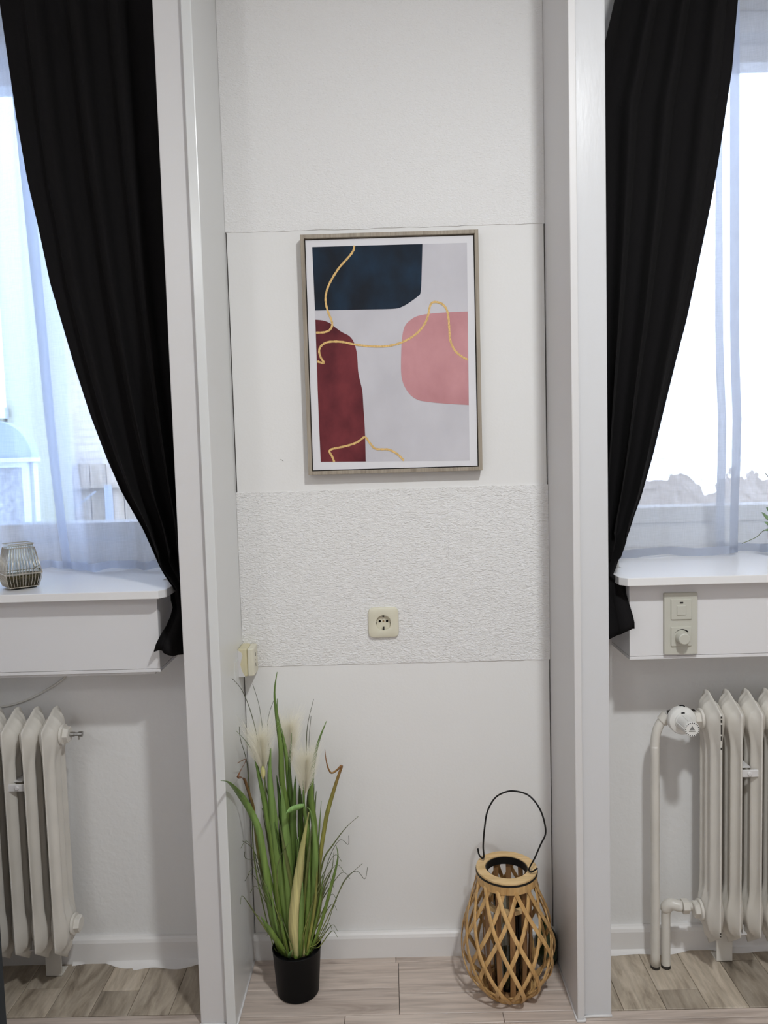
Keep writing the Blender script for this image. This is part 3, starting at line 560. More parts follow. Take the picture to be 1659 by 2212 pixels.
# ------------------------------------------------------------------ radiators
def rad_section_mesh():
    """one pressed-steel section, three columns; local: x thickness, y depth, z height"""
    bm = B()
    yf, yb, z0, z1 = -.06, .06, 0.0, 1.0
    def out_top(v): # v in -1..1 front..back : outline height
        if v < -.98: return .632
        return .634 + .038*min(1, (v+1)/1.25)**.9 if v < .5 else .672 - .040*max(0, (v-.5)/.5)**2
    def out_bot(v):
        if v < .1: return .065 - .055*((v+1)/1.1)
        return .010 + .05*((v-.1)/.9)
    ny, nz = 36, 44
    hubz = (.105, .607); 
    def half(yv, zz, zt, zb_):
        d = min((zz-zb_), (zt-zz), (yv+1)*.06, (1-yv)*.06)
        rim = .0014
        dz = min(zz-zb_, zt-zz); dy = (1-abs(yv))*.06
        fz = max(0, min(1, (dz-.009)/.020)); fy = max(0, min(1, (dy-.0015)/.027))
        f = math.sin(fz*PI/2)*fy**.85
        cols = max(math.exp(-((yv*.06-q)/.0105)**2) for q in (-.031, 0, .031))          # three tubes
        c = .0028+.0115*cols
        body = .014
        h = 0
        for hz in hubz:
            q = math.hypot(yv*.06, (zz-hz)*.8)
            h = max(h, max(0, 1-q/.058))
            g = max(0, 1-abs(zz-hz)/.085)
            c = max(c, .003 + .0110*min(1, g*1.25))
        h = h*h*(3-2*h)
        t = rim + f*(c + .012*h)
        return min(t, .0249)
    for s in (-1, 1):
        V = []
        for i in range(ny+1):
            v = -1+2*i/ny; zt, zb_ = out_top(v)+0, out_bot(v); row = []
            for j in range(nz+1):
                t = j/nz; t = .5-.5*math.cos(PI*t)*.35-.5*(1-2*t)*.65 
                zz = zb_+(zt-zb_)*t
                row.append(bm.verts.new((s*half(v, zz, zt, zb_), v*.06, zz)))
            V.append(row)
        for i in range(ny):
            for j in range(nz):
                bm.faces.new((V[i][j], V[i+1][j], V[i+1][j+1], V[i][j+1]))
        edge = V[0] + [V[i][-1] for i in range(1, ny+1)] + V[ny][-2::-1] + [V[i][0] for i in range(ny-1, 0, -1)]
        if s < 0: e0 = edge
        else: e1 = edge
    n = len(e0)
    for k in range(n): bm.faces.new((e0[k], e0[(k+1) % n], e1[(k+1) % n], e1[k]))
    return bm
def hexplug(bm, x, yc, zc, s, r=.021):
    lathe(bm, [(.026, 0), (.026, .006*s), (.022, .007*s)], (x, yc, zc), 'x', 24)
    lathe(bm, [(r, .006*s), (r, .018*s), (r-.003, .020*s)], (x, yc, zc), 'x', 6)
    return bm
RY, RZ = -.112, .0715       # mid depth and foot of the sections
def radiator(s, xfirst, label):
    root = empty('radiator', (xfirst, RY, 0))
    tag(root, label, 'radiator', 'column radiators under the windows')
    first = link('radiator_section', rad_section_mesh(), m_rad, root, smooth=True, loc=(0, 0, RZ))
    for k in range(1, 8):
        c = first.copy(); COL.objects.link(c); c.parent = root; c.location = (s*.05*k, 0, RZ)
    xe = -s*.0245
    for hz in (.105, .607):
        link('end_plug', hexplug(B(), xe, 0, RZ+hz, -s), m_rad, root, smooth='auto')
    # wall clamp between the second and third section
    zc = .562 if s < 0 else .553
    xm = s*.075
    bm = B(); box(bm, xm-.0225, xm+.0225, -.048, -.043, zc-.009, zc+.009)
    cl = link('clamp_bar', bm, m_trim, root, bevel=.0015)
    bm = B(); lathe(bm, [(.0055, -.046), (.0055, -.050), (.004, -.0515)], (xm, 0, zc), 'y', 16); link('clamp_screw', bm, m_trim, cl, smooth='auto')
    bm = B(); box(bm, xm-.022, xm+.008, -.036, .05, zc+.010, zc+.0125); link('clamp_hook', bm, m_trim, root)
    # low hook and foot plate
    bm = B(); box(bm, xm-.010, xm+.010, -.02, .09, .118, .121); box(bm, xm-.0012, xm+.0012, -.02, .09, .121, .145); link('support_bracket', bm, m_trim, root)
    fx = s*.0575; bm = B(); box(bm, fx-.021, fx+.021, .046, .052, .001, .145); box(bm, fx-.021, fx+.021, .046, .085, .001, .004); link('foot_plate', bm, m_rad, root, bevel=.001)
    return root
rl = radiator(-1, -.8735, 'off-white column radiator at lower left with a small bleed valve and no pipes in view')
# bleed valve
bm = B(); lathe(bm, [(.006, 0), (.006, .012), (.0045, .0125), (.0045, .022), (.0065, .0225), (.0065, .032), (.004, .033)], (.044, 0, RZ+.607), 'x', 16)
bv = link('bleed_valve', bm, m_steel, rl, smooth='auto', label='dull steel bleed valve')
bm = B(); lathe(bm, [(.0022, -.004), (.0022, -.014)], (.066, 0, RZ+.607), 'z', 8); link('valve_spigot', bm, m_steel, bv)
rr = radiator(1, .7955, 'off-white column radiator at lower right with thermostat valve and two pipes')
# paint chips on the front seam of the first right-hand section
for z, h in ((.7015, .005), (.692, .007), (.6715, .024), (.6495, .011), (.6235, .005), (.142, .004), (.149, .0035)):
    link('paint_chip', box(B(), -.0016, .0016, -.0609, -.0590, z-h/2, z+h/2), m_chip, rr)
# supply pipe with bend, valve body, thermostat head (local to the radiator)
L = lambda x, yy, z: (x-.7955, yy-RY, z)
sp = smoothpts([L(.664, -.083, .003), L(.664, -.083, .3), L(.664, -.083, .56), L(.6645, -.082, .60), L(.669, -.080, .632), L(.679, -.078, .655), L(.690, -.078, .668)], 6)
pp = link('supply_pipe', tube(B(), sp, .0115, 16), m_rad, rr, smooth=True)
link('pipe_collar', tube(B(), [L(.6835, -.078, .661), L(.699, -.079, .677)], [.0145, .0165], 16), m_rad, pp, smooth='auto')
link('pipe_foot_chip', lathe(B(), [(.0123, .001), (.0123, .008)], L(.664, -.083, 0), 'z', 10), m_chip, pp)
bm = B(); tube(bm, [L(.697, -.082, .678), L(.708, -.086, .680), L(.768, -.1, .6785)], [.013, .015, .013], 14)
vb = link('valve_body', bm, m_chip, rr, smooth='auto', label='dark bare metal valve body')
bm = B(); lathe(bm, [(.021, 0), (.021, .012)], L(.748, -.1, .6785), 'x', 6); link('union_nut', bm, m_chip, vb, smooth='auto')
bm = B()
hx, hz = .7185, .679
lathe(bm, [(.020, -.105), (.033, -.108), (.035, -.112), (.035, -.126), (.033, -.129), (.0225, -.133), (.0215, -.136)], L(hx, 0, hz), 'y', 36)
th = link('thermostat_head', bm, m_white_pl, rr, smooth='auto', label='white plastic thermostat head')
bm = B(); lathe(bm, [(.0195, -.134), (.0180, -.176), (.0182, -.184), (.0175, -.186)], L(hx, 0, hz), 'y', 36)
kb = link('thermostat_knob', bm, m_white_pl, rr, smooth='auto')
for k in range(20):
    a = 2*PI*k/20; cx, cz = hx+.0158*math.cos(a), hz+.0158*math.sin(a)
    link('knob_notch', lathe(B(), [(.0014, -.1861), (.0012, -.1866)], L(cx, 0, cz), 'y', 6), m_black, kb)
for k in range(5):
    a = PI*.5+2*PI*k/5+.3; cx, cz = hx+.0188*math.cos(a), hz+.0188*math.sin(a)
    bm = B(); tube(bm, [L(cx*1.0, -.137, cz), L(hx+.0176*math.cos(a), -.181, hz+.0176*math.sin(a))], .0018, 6); link('knob_rib', bm, m_white_pl, kb)
link('indicator_slot', tube(B(), [L(hx-.006, -.1335, hz+.0215), L(hx+.002, -.1338, hz+.0225)], .0022, 6), m_black, th)
link('head_gap', tube(B(), [L(hx-.004, -.116, hz+.0352), L(hx+.005, -.116, hz+.0350), L(hx+.006, -.122, hz+.035)], .0022, 6), m_black, th)
bm = B(); prism(bm, [(hx-.0062-.7955, hz-.0015), (hx+.0062-.7955, hz-.0015), (hx-.7955, hz+.0085)], 'y', -.1862-RY, -.1866-RY); link('printed_triangle', bm, m_grey_print, kb)
bm = B(); box(bm, hx-.008-.7955, hx+.008-.7955, -.1866-RY, -.1862-RY, hz-.0055, hz-.0036); link('printed_bar', bm, m_grey_print, kb)
# return pipe, elbow and union
rp = smoothpts([L(.692, -.082, .003), L(.692, -.082, .06), L(.692, -.082, .13), L(.6925, -.084, .155), L(.700, -.090, .172), L(.713, -.096, .177), L(.728, -.099, .178)], 6)
pr = link('return_pipe', tube(B(), rp, .0115, 16), m_rad, rr, smooth=True)
link('elbow', tube(B(), smoothpts([L(.690, -.083, .158), L(.694, -.087, .172), L(.703, -.092, .180), L(.716, -.097, .179), L(.727, -.1, .178)], 4), [.0125]*2+[.0145]*13+[.0135]*2, 14), m_rad, pr, smooth=True)
bm = B(); lathe(bm, [(.0185, 0), (.0185, .016)], L(.727, -.1, .178), 'x', 6); lathe(bm, [(.011, .016), (.011, .034)], L(.727, -.1, .178), 'x', 16); link('union_nut', bm, m_rad, pr, smooth='auto')
link('pipe_foot_chip', lathe(B(), [(.0123, .001), (.0123, .009)], L(.692, -.082, 0), 'z', 10), m_chip, pr)
# white cable on the wall behind the left radiator
o = link('cable', tube(B(), smoothpts(cable, 6), .0028, 8), m_cable, smooth=True, label='thin white cable running down the wall behind the left radiator', cat='cable')

# ------------------------------------------------------------------ sockets and dimmer
def rrect(w_, h_, r_, n=6):
    pts = []
    for cx, cz, a0 in ((w_/2-r_, h_/2-r_, 0), (-w_/2+r_, h_/2-r_, 90), (-w_/2+r_, -h_/2+r_, 180), (w_/2-r_, -h_/2+r_, 270)):
        for k in range(n+1):
            a = math.radians(a0+90*k/n); pts.append((cx+r_*math.cos(a), cz+r_*math.sin(a)))
    return pts
def loft_y(bm, rings, capa=True, capb=True, mi=0):
    R = [[bm.verts.new(q) for q in ring] for ring in rings]; n = len(R[0])
    for a, b in zip(R, R[1:]):
        for k in range(n): bm.faces.new((a[k], a[(k+1) % n], b[(k+1) % n], b[k])).material_index = mi
    if capa: bm.faces.new(R[0])
    if capb: bm.faces.new(R[-1])
so = empty('wall_socket', (-.026, -.0012, .922))
tag(so, 'cream round-hole power socket with a square cover on the embossed wall below the picture', 'socket')
bm = B(); nn = 48
def sq(w_, r_, yv):     # superellipse-like rounded square sampled by angle so it can lead into the round well
    out = []
    for k in range(nn):
        a = 2*PI*k/nn; c, s_ = math.cos(a), math.sin(a)
        e = 7.0
        q = (abs(c)**e+abs(s_)**e)**(-1/e)*w_/2
        out.append((c*q, yv, s_*q))
    return out
def rd(rad, yv): return [(math.cos(2*PI*k/nn)*rad, yv, math.sin(2*PI*k/nn)*rad) for k in range(nn)]
loft_y(bm, [sq(.081, 0, 0), sq(.081, 0, -.004), sq(.078, 0, -.0085), sq(.070, 0, -.0105), rd(.0225, -.0110), rd(.0205, -.0104), rd(.0195, -.006), rd(.0193, .0)], False, False)
cv = link('socket_cover', bm, m_cream, so, smooth='auto')
bm = B(); loft_y(bm, [rd(.0193, -.0006), rd(.001, -.0006)], False, True); link('socket_well', bm, m_cream, so)
for dx in (-.0095, .0095): link('pin_hole', lathe(B(), [(.0032, -.0012), (.0030, -.0008)], (dx, 0, .003), 'y', 12), m_hole, so)
link('centre_screw', lathe(B(), [(.0026, -.0014), (.0022, -.0018)], (0, 0, .003), 'y', 10), m_brass, so)
for sgn in (-1, 1):
    link('earth_clip', box(B(), -.0022, .0022, -.007, -.001, sgn*.0150 if sgn > 0 else -.0195, .0195 if sgn > 0 else -.0120), m_chip, so)
    link('side_notch', box(B(), sgn*.0195-.0009, sgn*.0195+.0009, -.0085, -.003, -.0035, .0015), m_hole, so)
# surface box in the corner on the left lining
sb = empty('junction_socket', (-.404, -.033, .838))
tag(sb, 'small yellowed plastic junction socket in the left niche corner above the grass plant', 'socket')
bm = B(); prism(bm, [(0, -.031), (.020, -.031), (.024, -.026), (.024, .026), (.020, .032), (.0, .032)], 'z', -.036, .037)
link('socket_body', bm, m_yellow, sb, bevel=.003)
bm = B(); prism(bm, [(.0243, -.030), (.038, -.029), (.041, -.024), (.041, .024), (.038, .030), (.0243, .031)], 'z', -.0355, .0365)
link('socket_lid', bm, m_cream, sb, bevel=.003)
bm = B(); prism(bm, [(-.030, -.0362), (-.014, -.0362), (-.022, -.02), (-.0255, -.004), (-.022, .010), (-.019, .020), (-.022, .028), (-.031, .034)], 'x', 0, .001)
for v in bm.verts: v.co = Vector((v.co.y+.031, -.0315-.0006 if v.co.x < .0005 else -.0305, v.co.z))
link('paint_smear', bm, m_trim, sb)
for dz, hgt in ((.016, .009), (.001, .002), (-.011, .009)):
    link('socket_slot', box(B(), .0405, .0416, -.006, -.004, dz-hgt/2, dz+hgt/2), m_hole, sb)
link('painted_plate', box(B(), -.0005, .0012, -.076, -.031, -.036, .013), m_gloss, sb)
# dimmer combination on the right sill box
dm = empty('dimmer_switch', (.7015, -.15, .9335))
tag(dm, 'beige double dimmer plate with square button and round knob on the right sill box', 'switch')
def slab(name, par, w_, h_, r_, y0, y1, mat, c=(0, 0), bev=.001):
    bm = B(); P = rrect(w_, h_, r_)
    loft_y(bm, [[(c[0]+a, y0, c[1]+b) for a, b in P], [(c[0]+a, y1+bev, c[1]+b) for a, b in P], [(c[0]+a*(1-2*bev/w_), y1, c[1]+b*(1-2*bev/h_)) for a, b in P]])
    return link(name, bm, mat, par, smooth='auto')
slab('cover_plate', dm, .081, .152, .003, 0, -.009, m_switch)
u = slab('upper_insert', dm, .050, .050, .002, -.008, -.0125, m_switch, (0, .036))
slab('push_button', u, .0225, .0235, .001, -.012, -.0145, m_switch, (0, .034))
slab('indicator_window', u, .0085, .0040, .0006, -.012, -.0129, m_black, (0, .0525), .0003)
lo = slab('lower_insert', dm, .050, .048, .002, -.008, -.0125, m_switch, (0, -.031))
bm = B(); lathe(bm, [(.0155, -.0125), (.0155, -.020), (.0138, -.032), (.0118, -.0335)], (0, 0, -.033), 'y', 32); link('dimmer_knob', bm, m_switch, lo, smooth='auto')
bm = B(); n = 18; A_, B_ = [], []
for k in range(n+1):
    a = math.radians(142-104*k/n); t = .0004+.0030*(k/n)**1.1
    for lst, rr_ in ((A_, .0188), (B_, .0188+t)): lst.append((math.cos(a)*rr_, -.033+math.sin(a)*rr_))
prism(bm, A_+B_[::-1], 'y', -.0124, -.0128); link('brightness_scale', bm, m_black, lo)

# ------------------------------------------------------------------ framed picture
FX0, FX1, FZ0, FZ1 = -.2087, .2413, 1.3182, 1.9253
pf = empty('framed_picture', ((FX0+FX1)/2, 0, FZ0))
tag(pf, 'framed abstract print with navy, burgundy and pink shapes and gold lines, hung in the niche', 'picture')
ox, oz = (FX0+FX1)/2, FZ0
def fmem(x0, x1, z0, z1, ax):
    bm = B(); box(bm, x0-ox, x1-ox, -.030, -.004, z0-oz, z1-oz); return link('frame_bar', bm, m_frame, pf, bevel=.0008)
fw_ = .0095
fmem(FX0, FX0+fw_, FZ0, FZ1, 'z'); fmem(FX1-fw_, FX1, FZ0, FZ1, 'z'); fmem(FX0+fw_, FX1-fw_, FZ0, FZ0+fw_, 'x'); fmem(FX0+fw_, FX1-fw_, FZ1-fw_, FZ1, 'x')
link('backing', box(B(), FX0+fw_-ox, FX1-fw_-ox, -.010, -.001, fw_, FZ1-FZ0-fw_), m_gap, pf)
m_canvas = M('canvas_white', (.74, .73, .755), .8, .2, bump=((900, 900, 900), .15, .0004, 0))
cvx = [q[0] for q in PIC['canvas']]; cvz = [q[1] for q in PIC['canvas']]
x0, x1 = (cvx[0]+cvx[3])/2, (cvx[1]+cvx[2])/2; z1, z0 = (cvz[0]+cvz[1])/2, (cvz[2]+cvz[3])/2
x0 = max(x0, FX0+fw_+.0025); x1 = min(x1, FX1-fw_-.0025); z0 = max(z0, FZ0+fw_+.0025); z1 = min(z1, FZ1-fw_-.0025)
cvs = link('canvas', box(B(), x0-ox, x1-ox, -.0215, -.009, z0-oz, z1-oz), m_canvas, pf)
def paint(name, base, dark, sc, lo_=.35, hi_=.65):
    m = M(name, base, .75, .25, bump=((900, 900, 900), .12, .0004, 0)); nt = m.node_tree; b = nt.nodes['Principled BSDF']
    tc = nt.nodes.new('ShaderNodeTexCoord'); mp = nt.nodes.new('ShaderNodeMapping'); mp.inputs['Scale'].default_value = (sc, sc, sc*.7)
    n = nt.nodes.new('ShaderNodeTexNoise'); n.inputs['Scale'].default_value = 1; n.inputs['Detail'].default_value = 4
    cr = nt.nodes.new('ShaderNodeValToRGB'); cr.color_ramp.elements[0].position = lo_; cr.color_ramp.elements[1].position = hi_
    cr.color_ramp.elements[0].color = (*dark, 1); cr.color_ramp.elements[1].color = (*base, 1)
    nt.links.new(tc.outputs['Object'], mp.inputs[0]); nt.links.new(mp.outputs[0], n.inputs['Vector']); nt.links.new(n.outputs['Fac'], cr.inputs[0]); nt.links.new(cr.outputs[0], b.inputs['Base Color'])
    return m
m_bgp = paint('print_pale_grey', (.60, .585, .62), (.54, .525, .56), 9)
m_navy = paint('print_navy', (.012, .030, .058), (.009, .013, .021), 16, .4, .75)
m_burg = paint('print_burgundy', (.185, .033, .040), (.085, .014, .020), 16)
m_pink = paint('print_pink', (.60, .30, .315), (.50, .235, .25), 12)
m_gold = paint('print_gold', (.82, .55, .22), (.58, .38, .15), 300)
def flat(name, pts, mat, yv):
    bm = B(); prism(bm, [(a-ox, b-oz) for a, b in pts], 'y', yv, yv-.0003)
    bmesh.ops.triangulate(bm, faces=bm.faces[:]); return link(name, bm, mat, cvs)
flat('printed_ground', PIC['print'], m_bgp, -.0215)
def smooth2(pts, sub=4):
    return [(q.x, q.z) for q in smoothpts([(a, 0, b) for a, b in pts], sub)]
nv = PIC['navy']; flat('navy_shape', [nv[0], nv[1]]+smooth2(nv[1:-1])[1:]+[nv[-1]], m_navy, -.0219)
bg_ = PIC['burg']; flat('burgundy_shape', smooth2(bg_[:-3])+bg_[-3:], m_burg, -.0219)
flat('pink_shape', smooth2(PIC['pink']), m_pink, -.0219)
for key, wd in (('g1', .0026), ('g2', .0026), ('g3', .0026)):
    P = [Vector((a, 0, b)) for a, b in PIC[key]]
    P = smoothpts(P, 5); Lf, Rt = [], []
    for i, q in enumerate(P):
        d = (P[min(i+1, len(P)-1)]-P[max(i-1, 0)]).normalized(); nrm = Vector((-d.z, 0, d.x))
        k = wd*(1+.12*math.sin(i*1.9))
        Lf.append(q+nrm*k); Rt.append(q-nrm*k)
    bm = B()
    A_ = [bm.verts.new((q.x-ox, -.0226, q.z-oz)) for q in Lf]; C_ = [bm.verts.new((q.x-ox, -.0226, q.z-oz)) for q in Rt]
    for i in range(len(P)-1): bm.faces.new((A_[i], A_[i+1], C_[i+1], C_[i]))
    link('gold_line', bm, m_gold, cvs)

# ------------------------------------------------------------------ grass plant
def leafmat(name, a, b, rough=.45, p0=.35):
    """a at the root, b at the tip (uses the height of the leaf itself)"""
    m = bpy.data.materials.new(name); m.use_nodes = True; nt = m.node_tree; bs = nt.nodes['Principled BSDF']; L_ = nt.links.new
    tc = nt.nodes.new('ShaderNodeTexCoord'); mp = nt.nodes.new('ShaderNodeMapping'); mp.inputs['Scale'].default_value = (160, 160, 4)
    n = nt.nodes.new('ShaderNodeTexNoise'); n.inputs['Scale'].default_value = 1; n.inputs['Detail'].default_value = 3
    L_(tc.outputs['Object'], mp.inputs[0]); L_(mp.outputs[0], n.inputs['Vector'])
    gx = nt.nodes.new('ShaderNodeSeparateXYZ'); L_(tc.outputs['Generated'], gx.inputs[0])
    cr = nt.nodes.new('ShaderNodeValToRGB'); cr.color_ramp.elements[0].color = (*a, 1); cr.color_ramp.elements[1].color = (*b, 1)
    cr.color_ramp.elements[0].position = p0; cr.color_ramp.elements[1].position = .92
    L_(gx.outputs['Z'], cr.inputs[0])
    mr = nt.nodes.new('ShaderNodeMapRange'); mr.inputs[1].default_value = .3; mr.inputs[2].default_value = .7; mr.inputs[3].default_value = .72; mr.inputs[4].default_value = 1.2
    L_(n.outputs['Fac'], mr.inputs[0])
    vm = nt.nodes.new('ShaderNodeVectorMath'); vm.operation = 'SCALE'; L_(cr.outputs[0], vm.inputs[0]); L_(mr.outputs[0], vm.inputs['Scale'])
    L_(vm.outputs[0], bs.inputs['Base Color']); bs.inputs['Roughness'].default_value = rough; bs.inputs['Specular IOR Level'].default_value = .35
    return m
LM = {'g': leafmat('leaf_green', (0.169, 0.250, 0.047), (0.135, 0.223, 0.054)), 'G': leafmat('leaf_bright_green', (0.189, 0.290, 0.068), (0.176, 0.284, 0.081)),
      'd': leafmat('leaf_dark_green', (0.095, 0.155, 0.027), (0.074, 0.135, 0.030)), 't': leafmat('leaf_thin_grey_green', (0.135, 0.176, 0.047), (0.095, 0.101, 0.061)),
      'b': leafmat('leaf_brown_tip', (0.162, 0.203, 0.041), (0.189, 0.081, 0.034)), 'B': leafmat('leaf_ochre_tip', (.27, .26, .06), (.26, .12, .04), p0=.74),
      'c': leafmat('leaf_straw', (0.634, 0.567, 0.257), (0.405, 0.405, 0.149)), 'l': leafmat('leaf_light_green', (0.230, 0.405, 0.121), (0.270, 0.459, 0.162)),
      'o': leafmat('leaf_olive', (0.203, 0.230, 0.054), (0.121, 0.149, 0.061)), 'k': leafmat('leaf_stalk_black', (0.016, 0.019, 0.014), (0.016, 0.019, 0.014)),
      'y': leafmat('leaf_yellow_green', (0.324, 0.324, 0.081), (0.230, 0.243, 0.068))}
PX_, PY_ = -.2695, -.137
gp = empty('grass_plant', (PX_, PY_, 0))
tag(gp, 'tall artificial grass plant with feathery white plumes in a black pot on the niche floor', 'plant')
bm = B(); lathe(bm, [(.050, .0005), (.0535, .004), (.0615, .118), (.0625, .120), (.0610, .121), (.0590, .118), (.0585, .100)], (0, 0, 0), 'z', 48, True, False)
link('pot', bm, m_pot, gp, smooth='auto')
bm = B(); lathe(bm, [(.0586, .097), (.03, .100), (.001, .101)], (0, 0, 0), 'z', 32, False, True); link('pot_filling', bm, m_pot, gp, smooth=True)
def blade(pts, width, key, twist=0.0, crease=True, base=True):
    P = [Vector(q) for q in pts]
    if base:
        root = P[-1]; tgt = Vector((PX_+(root.x-PX_)*.75, PY_+max(-.045, min(.045, (root.y-PY_)*.9)), .098))
        d = Vector((tgt.x-PX_, tgt.y-PY_, 0))
        if d.length > .05: d = d.normalized()*.05; tgt = Vector((PX_+d.x, PY_+d.y, .098))
        if root.z > .115: P = P+[tgt]
        else: P[-1] = tgt
    P = smoothpts(P, 5)
    n = len(P); bm = B(); rows_ = []
    acc = [0]
    for i in range(1, n): acc.append(acc[-1]+(P[i]-P[i-1]).length)
    tot = acc[-1] or 1
    for i, q in enumerate(P):
        d = (P[min(i+1, n-1)]-P[max(i-1, 0)]).normalized()
        side = d.cross(Vector((math.sin(twist), -math.cos(twist), .0))).normalized()
        nrm = side.cross(d).normalized()
        t = acc[i]/tot
        wd = (1.0 if key == 'c' else 1.22)*width/2*min(1, .10+2.4*t**.9)*(1 if t < .75 else 1-.35*(t-.75)/.25)
        if key == 'c': wd = 1.45*width/2*min(1, .05+1.25*t)
        wd = max(wd, .0006)
        rows_.append([bm.verts.new(q-side*wd-PL), bm.verts.new(q+nrm*wd*.35-PL), bm.verts.new(q+side*wd-PL)])
    for a, b in zip(rows_, rows_[1:]):
        for k in (0, 1): bm.faces.new((a[k], a[k+1], b[k+1], b[k]))
    o = link('leaf', bm, LM[key], gp, smooth=True)
    md = o.modifiers.new('solid', 'SOLIDIFY'); md.thickness = .0005
    return o
PL = Vector((PX_, PY_, 0))
for i, (pts, wd, key) in enumerate(BLADES):
    blade(pts, wd, key, 0 if key == 'c' else random.uniform(-.35, .35), base=(key != 'l' or pts[-1][2] < .2))
# finer inner blades that fill the clump
for i in range(34):
    a = random.uniform(0, 2*PI); rr_ = random.uniform(.005, .04)
    bx, by = PX_+rr_*math.cos(a), PY_+rr_*math.sin(a)*.8
    h = random.uniform(.28, .56); lean = random.uniform(-.9, 1.0)
    tx = bx+lean*.055+(.02 if i % 3 == 0 else 0)-.012; ty = by+random.uniform(-.02, .03)
    blade([(tx, ty, h), (bx+(tx-bx)*.55, by+(ty-by)*.6, h*.66), (bx+(tx-bx)*.18, by, h*.36), (bx, by, .11)], random.uniform(.003, .011), random.choice('gGdodgt'), random.uniform(-.6, .6), base=False)
for i in range(22):     # hair-thin strays
    a = random.uniform(0, 2*PI); bx, by = PX_+.035*math.cos(a), PY_+.03*math.sin(a)
    sgn = 1 if math.cos(a) > 0 else -1
    h = random.uniform(.16, .42); out_ = random.uniform(.03, .11)*sgn
    if sgn < 0: out_ = max(out_, -.085)
    blade([(bx+out_*1.12, by-.01, h-.01), (bx+out_*.9, by, h), (bx+out_*.4, by, h*.75), (bx+out_*.1, by, .25*h+.08), (bx, by, .11)], .0022, random.choice('oto'), 0, base=False)
def plume(tab):
    bm = B(); P = smoothpts([q[:3] for q in tab], 8); W_ = [q[3]*1.5 for q in tab]
    def at(t):
        f = t*(len(P)-1); i = min(int(f), len(P)-2); return P[i].lerp(P[i+1], f-i)
    def wid(t):
        f = t*(len(W_)-1); i = min(int(f), len(W_)-2); return W_[i]+(W_[i+1]-W_[i])*(f-i)
    for k in range(1900):
        t0 = random.random()**1.4*.55; ln = random.uniform(.28, .5)
        a = random.uniform(0, 2*PI); rad = random.random()**.6
        t1 = min(t0+ln, 1.12)
        p0 = at(t0); pm = at(min((t0+t1)/2, 1)); p1 = at(min(t1, 1))+(P[-1]-P[-4]).normalized()*max(0, t1-1)*.1
        dirv = Vector((math.cos(a), math.sin(a)*.8, 0))
        pm = pm+dirv*wid(min((t0+t1)/2, 1))*rad*.75; p1 = p1+dirv*wid(min(t1, 1))*rad*1.1
        wv = Vector((-math.sin(a+1.2), math.cos(a+1.2), 0))*.0005
        pts = [p0, p0.lerp(pm, .55)+(pm-p0)*.05, pm, p1]
        R = [[bm.verts.new(q-wv*(1-i/3.3)-PL), bm.verts.new(q+wv*(1-i/3.3)-PL)] for i, q in enumerate(pts)]
        for x_, y_ in zip(R, R[1:]): bm.faces.new((x_[0], x_[1], y_[1], y_[0]))
    return link('plume', bm, m_plume, gp)
m_plume = bpy.data.materials.new('feathery_plume'); m_plume.use_nodes = True
nt = m_plume.node_tree; nt.nodes.remove(nt.nodes['Principled BSDF'])
d_ = nt.nodes.new('ShaderNodeBsdfDiffuse'); d_.inputs[0].default_value = (.97, .95, .87, 1); t_ = nt.nodes.new('ShaderNodeBsdfTranslucent'); t_.inputs[0].default_value = (.97, .95, .87, 1)
mx_ = nt.nodes.new('ShaderNodeMixShader'); mx_.inputs[0].default_value = .6
nt.links.new(d_.outputs[0], mx_.inputs[1]); nt.links.new(t_.outputs[0], mx_.inputs[2]); nt.links.new(mx_.outputs[0], nt.nodes['Material Output'].inputs[0])
for tb in PLUMES:
    plume(tb)
    q = Vector(tb[0][:3])
    st = link('plume_stalk', tube(B(), smoothpts([(q.x-PX_, q.y-PY_, q.z+.02), ((q.x-PX_)*.8, (q.y-PY_)*.8, q.z*.65), ((q.x-PX_)*.35, (q.y-PY_)*.4, .098)], 5), .0022, 6), LM['o'], gp, smooth=True)
# papery sheath below the left plume
sx, sy, sz = PLUMES[0][0][:3]
bm = B(); lathe(bm, [(.0015, 0), (.006, .012), (.0065, .022), (.002, .034)], (sx-PX_, sy-PY_-.008, sz-.012), 'z', 8); link('plume_sheath', bm, LM['c'], gp, smooth=True)

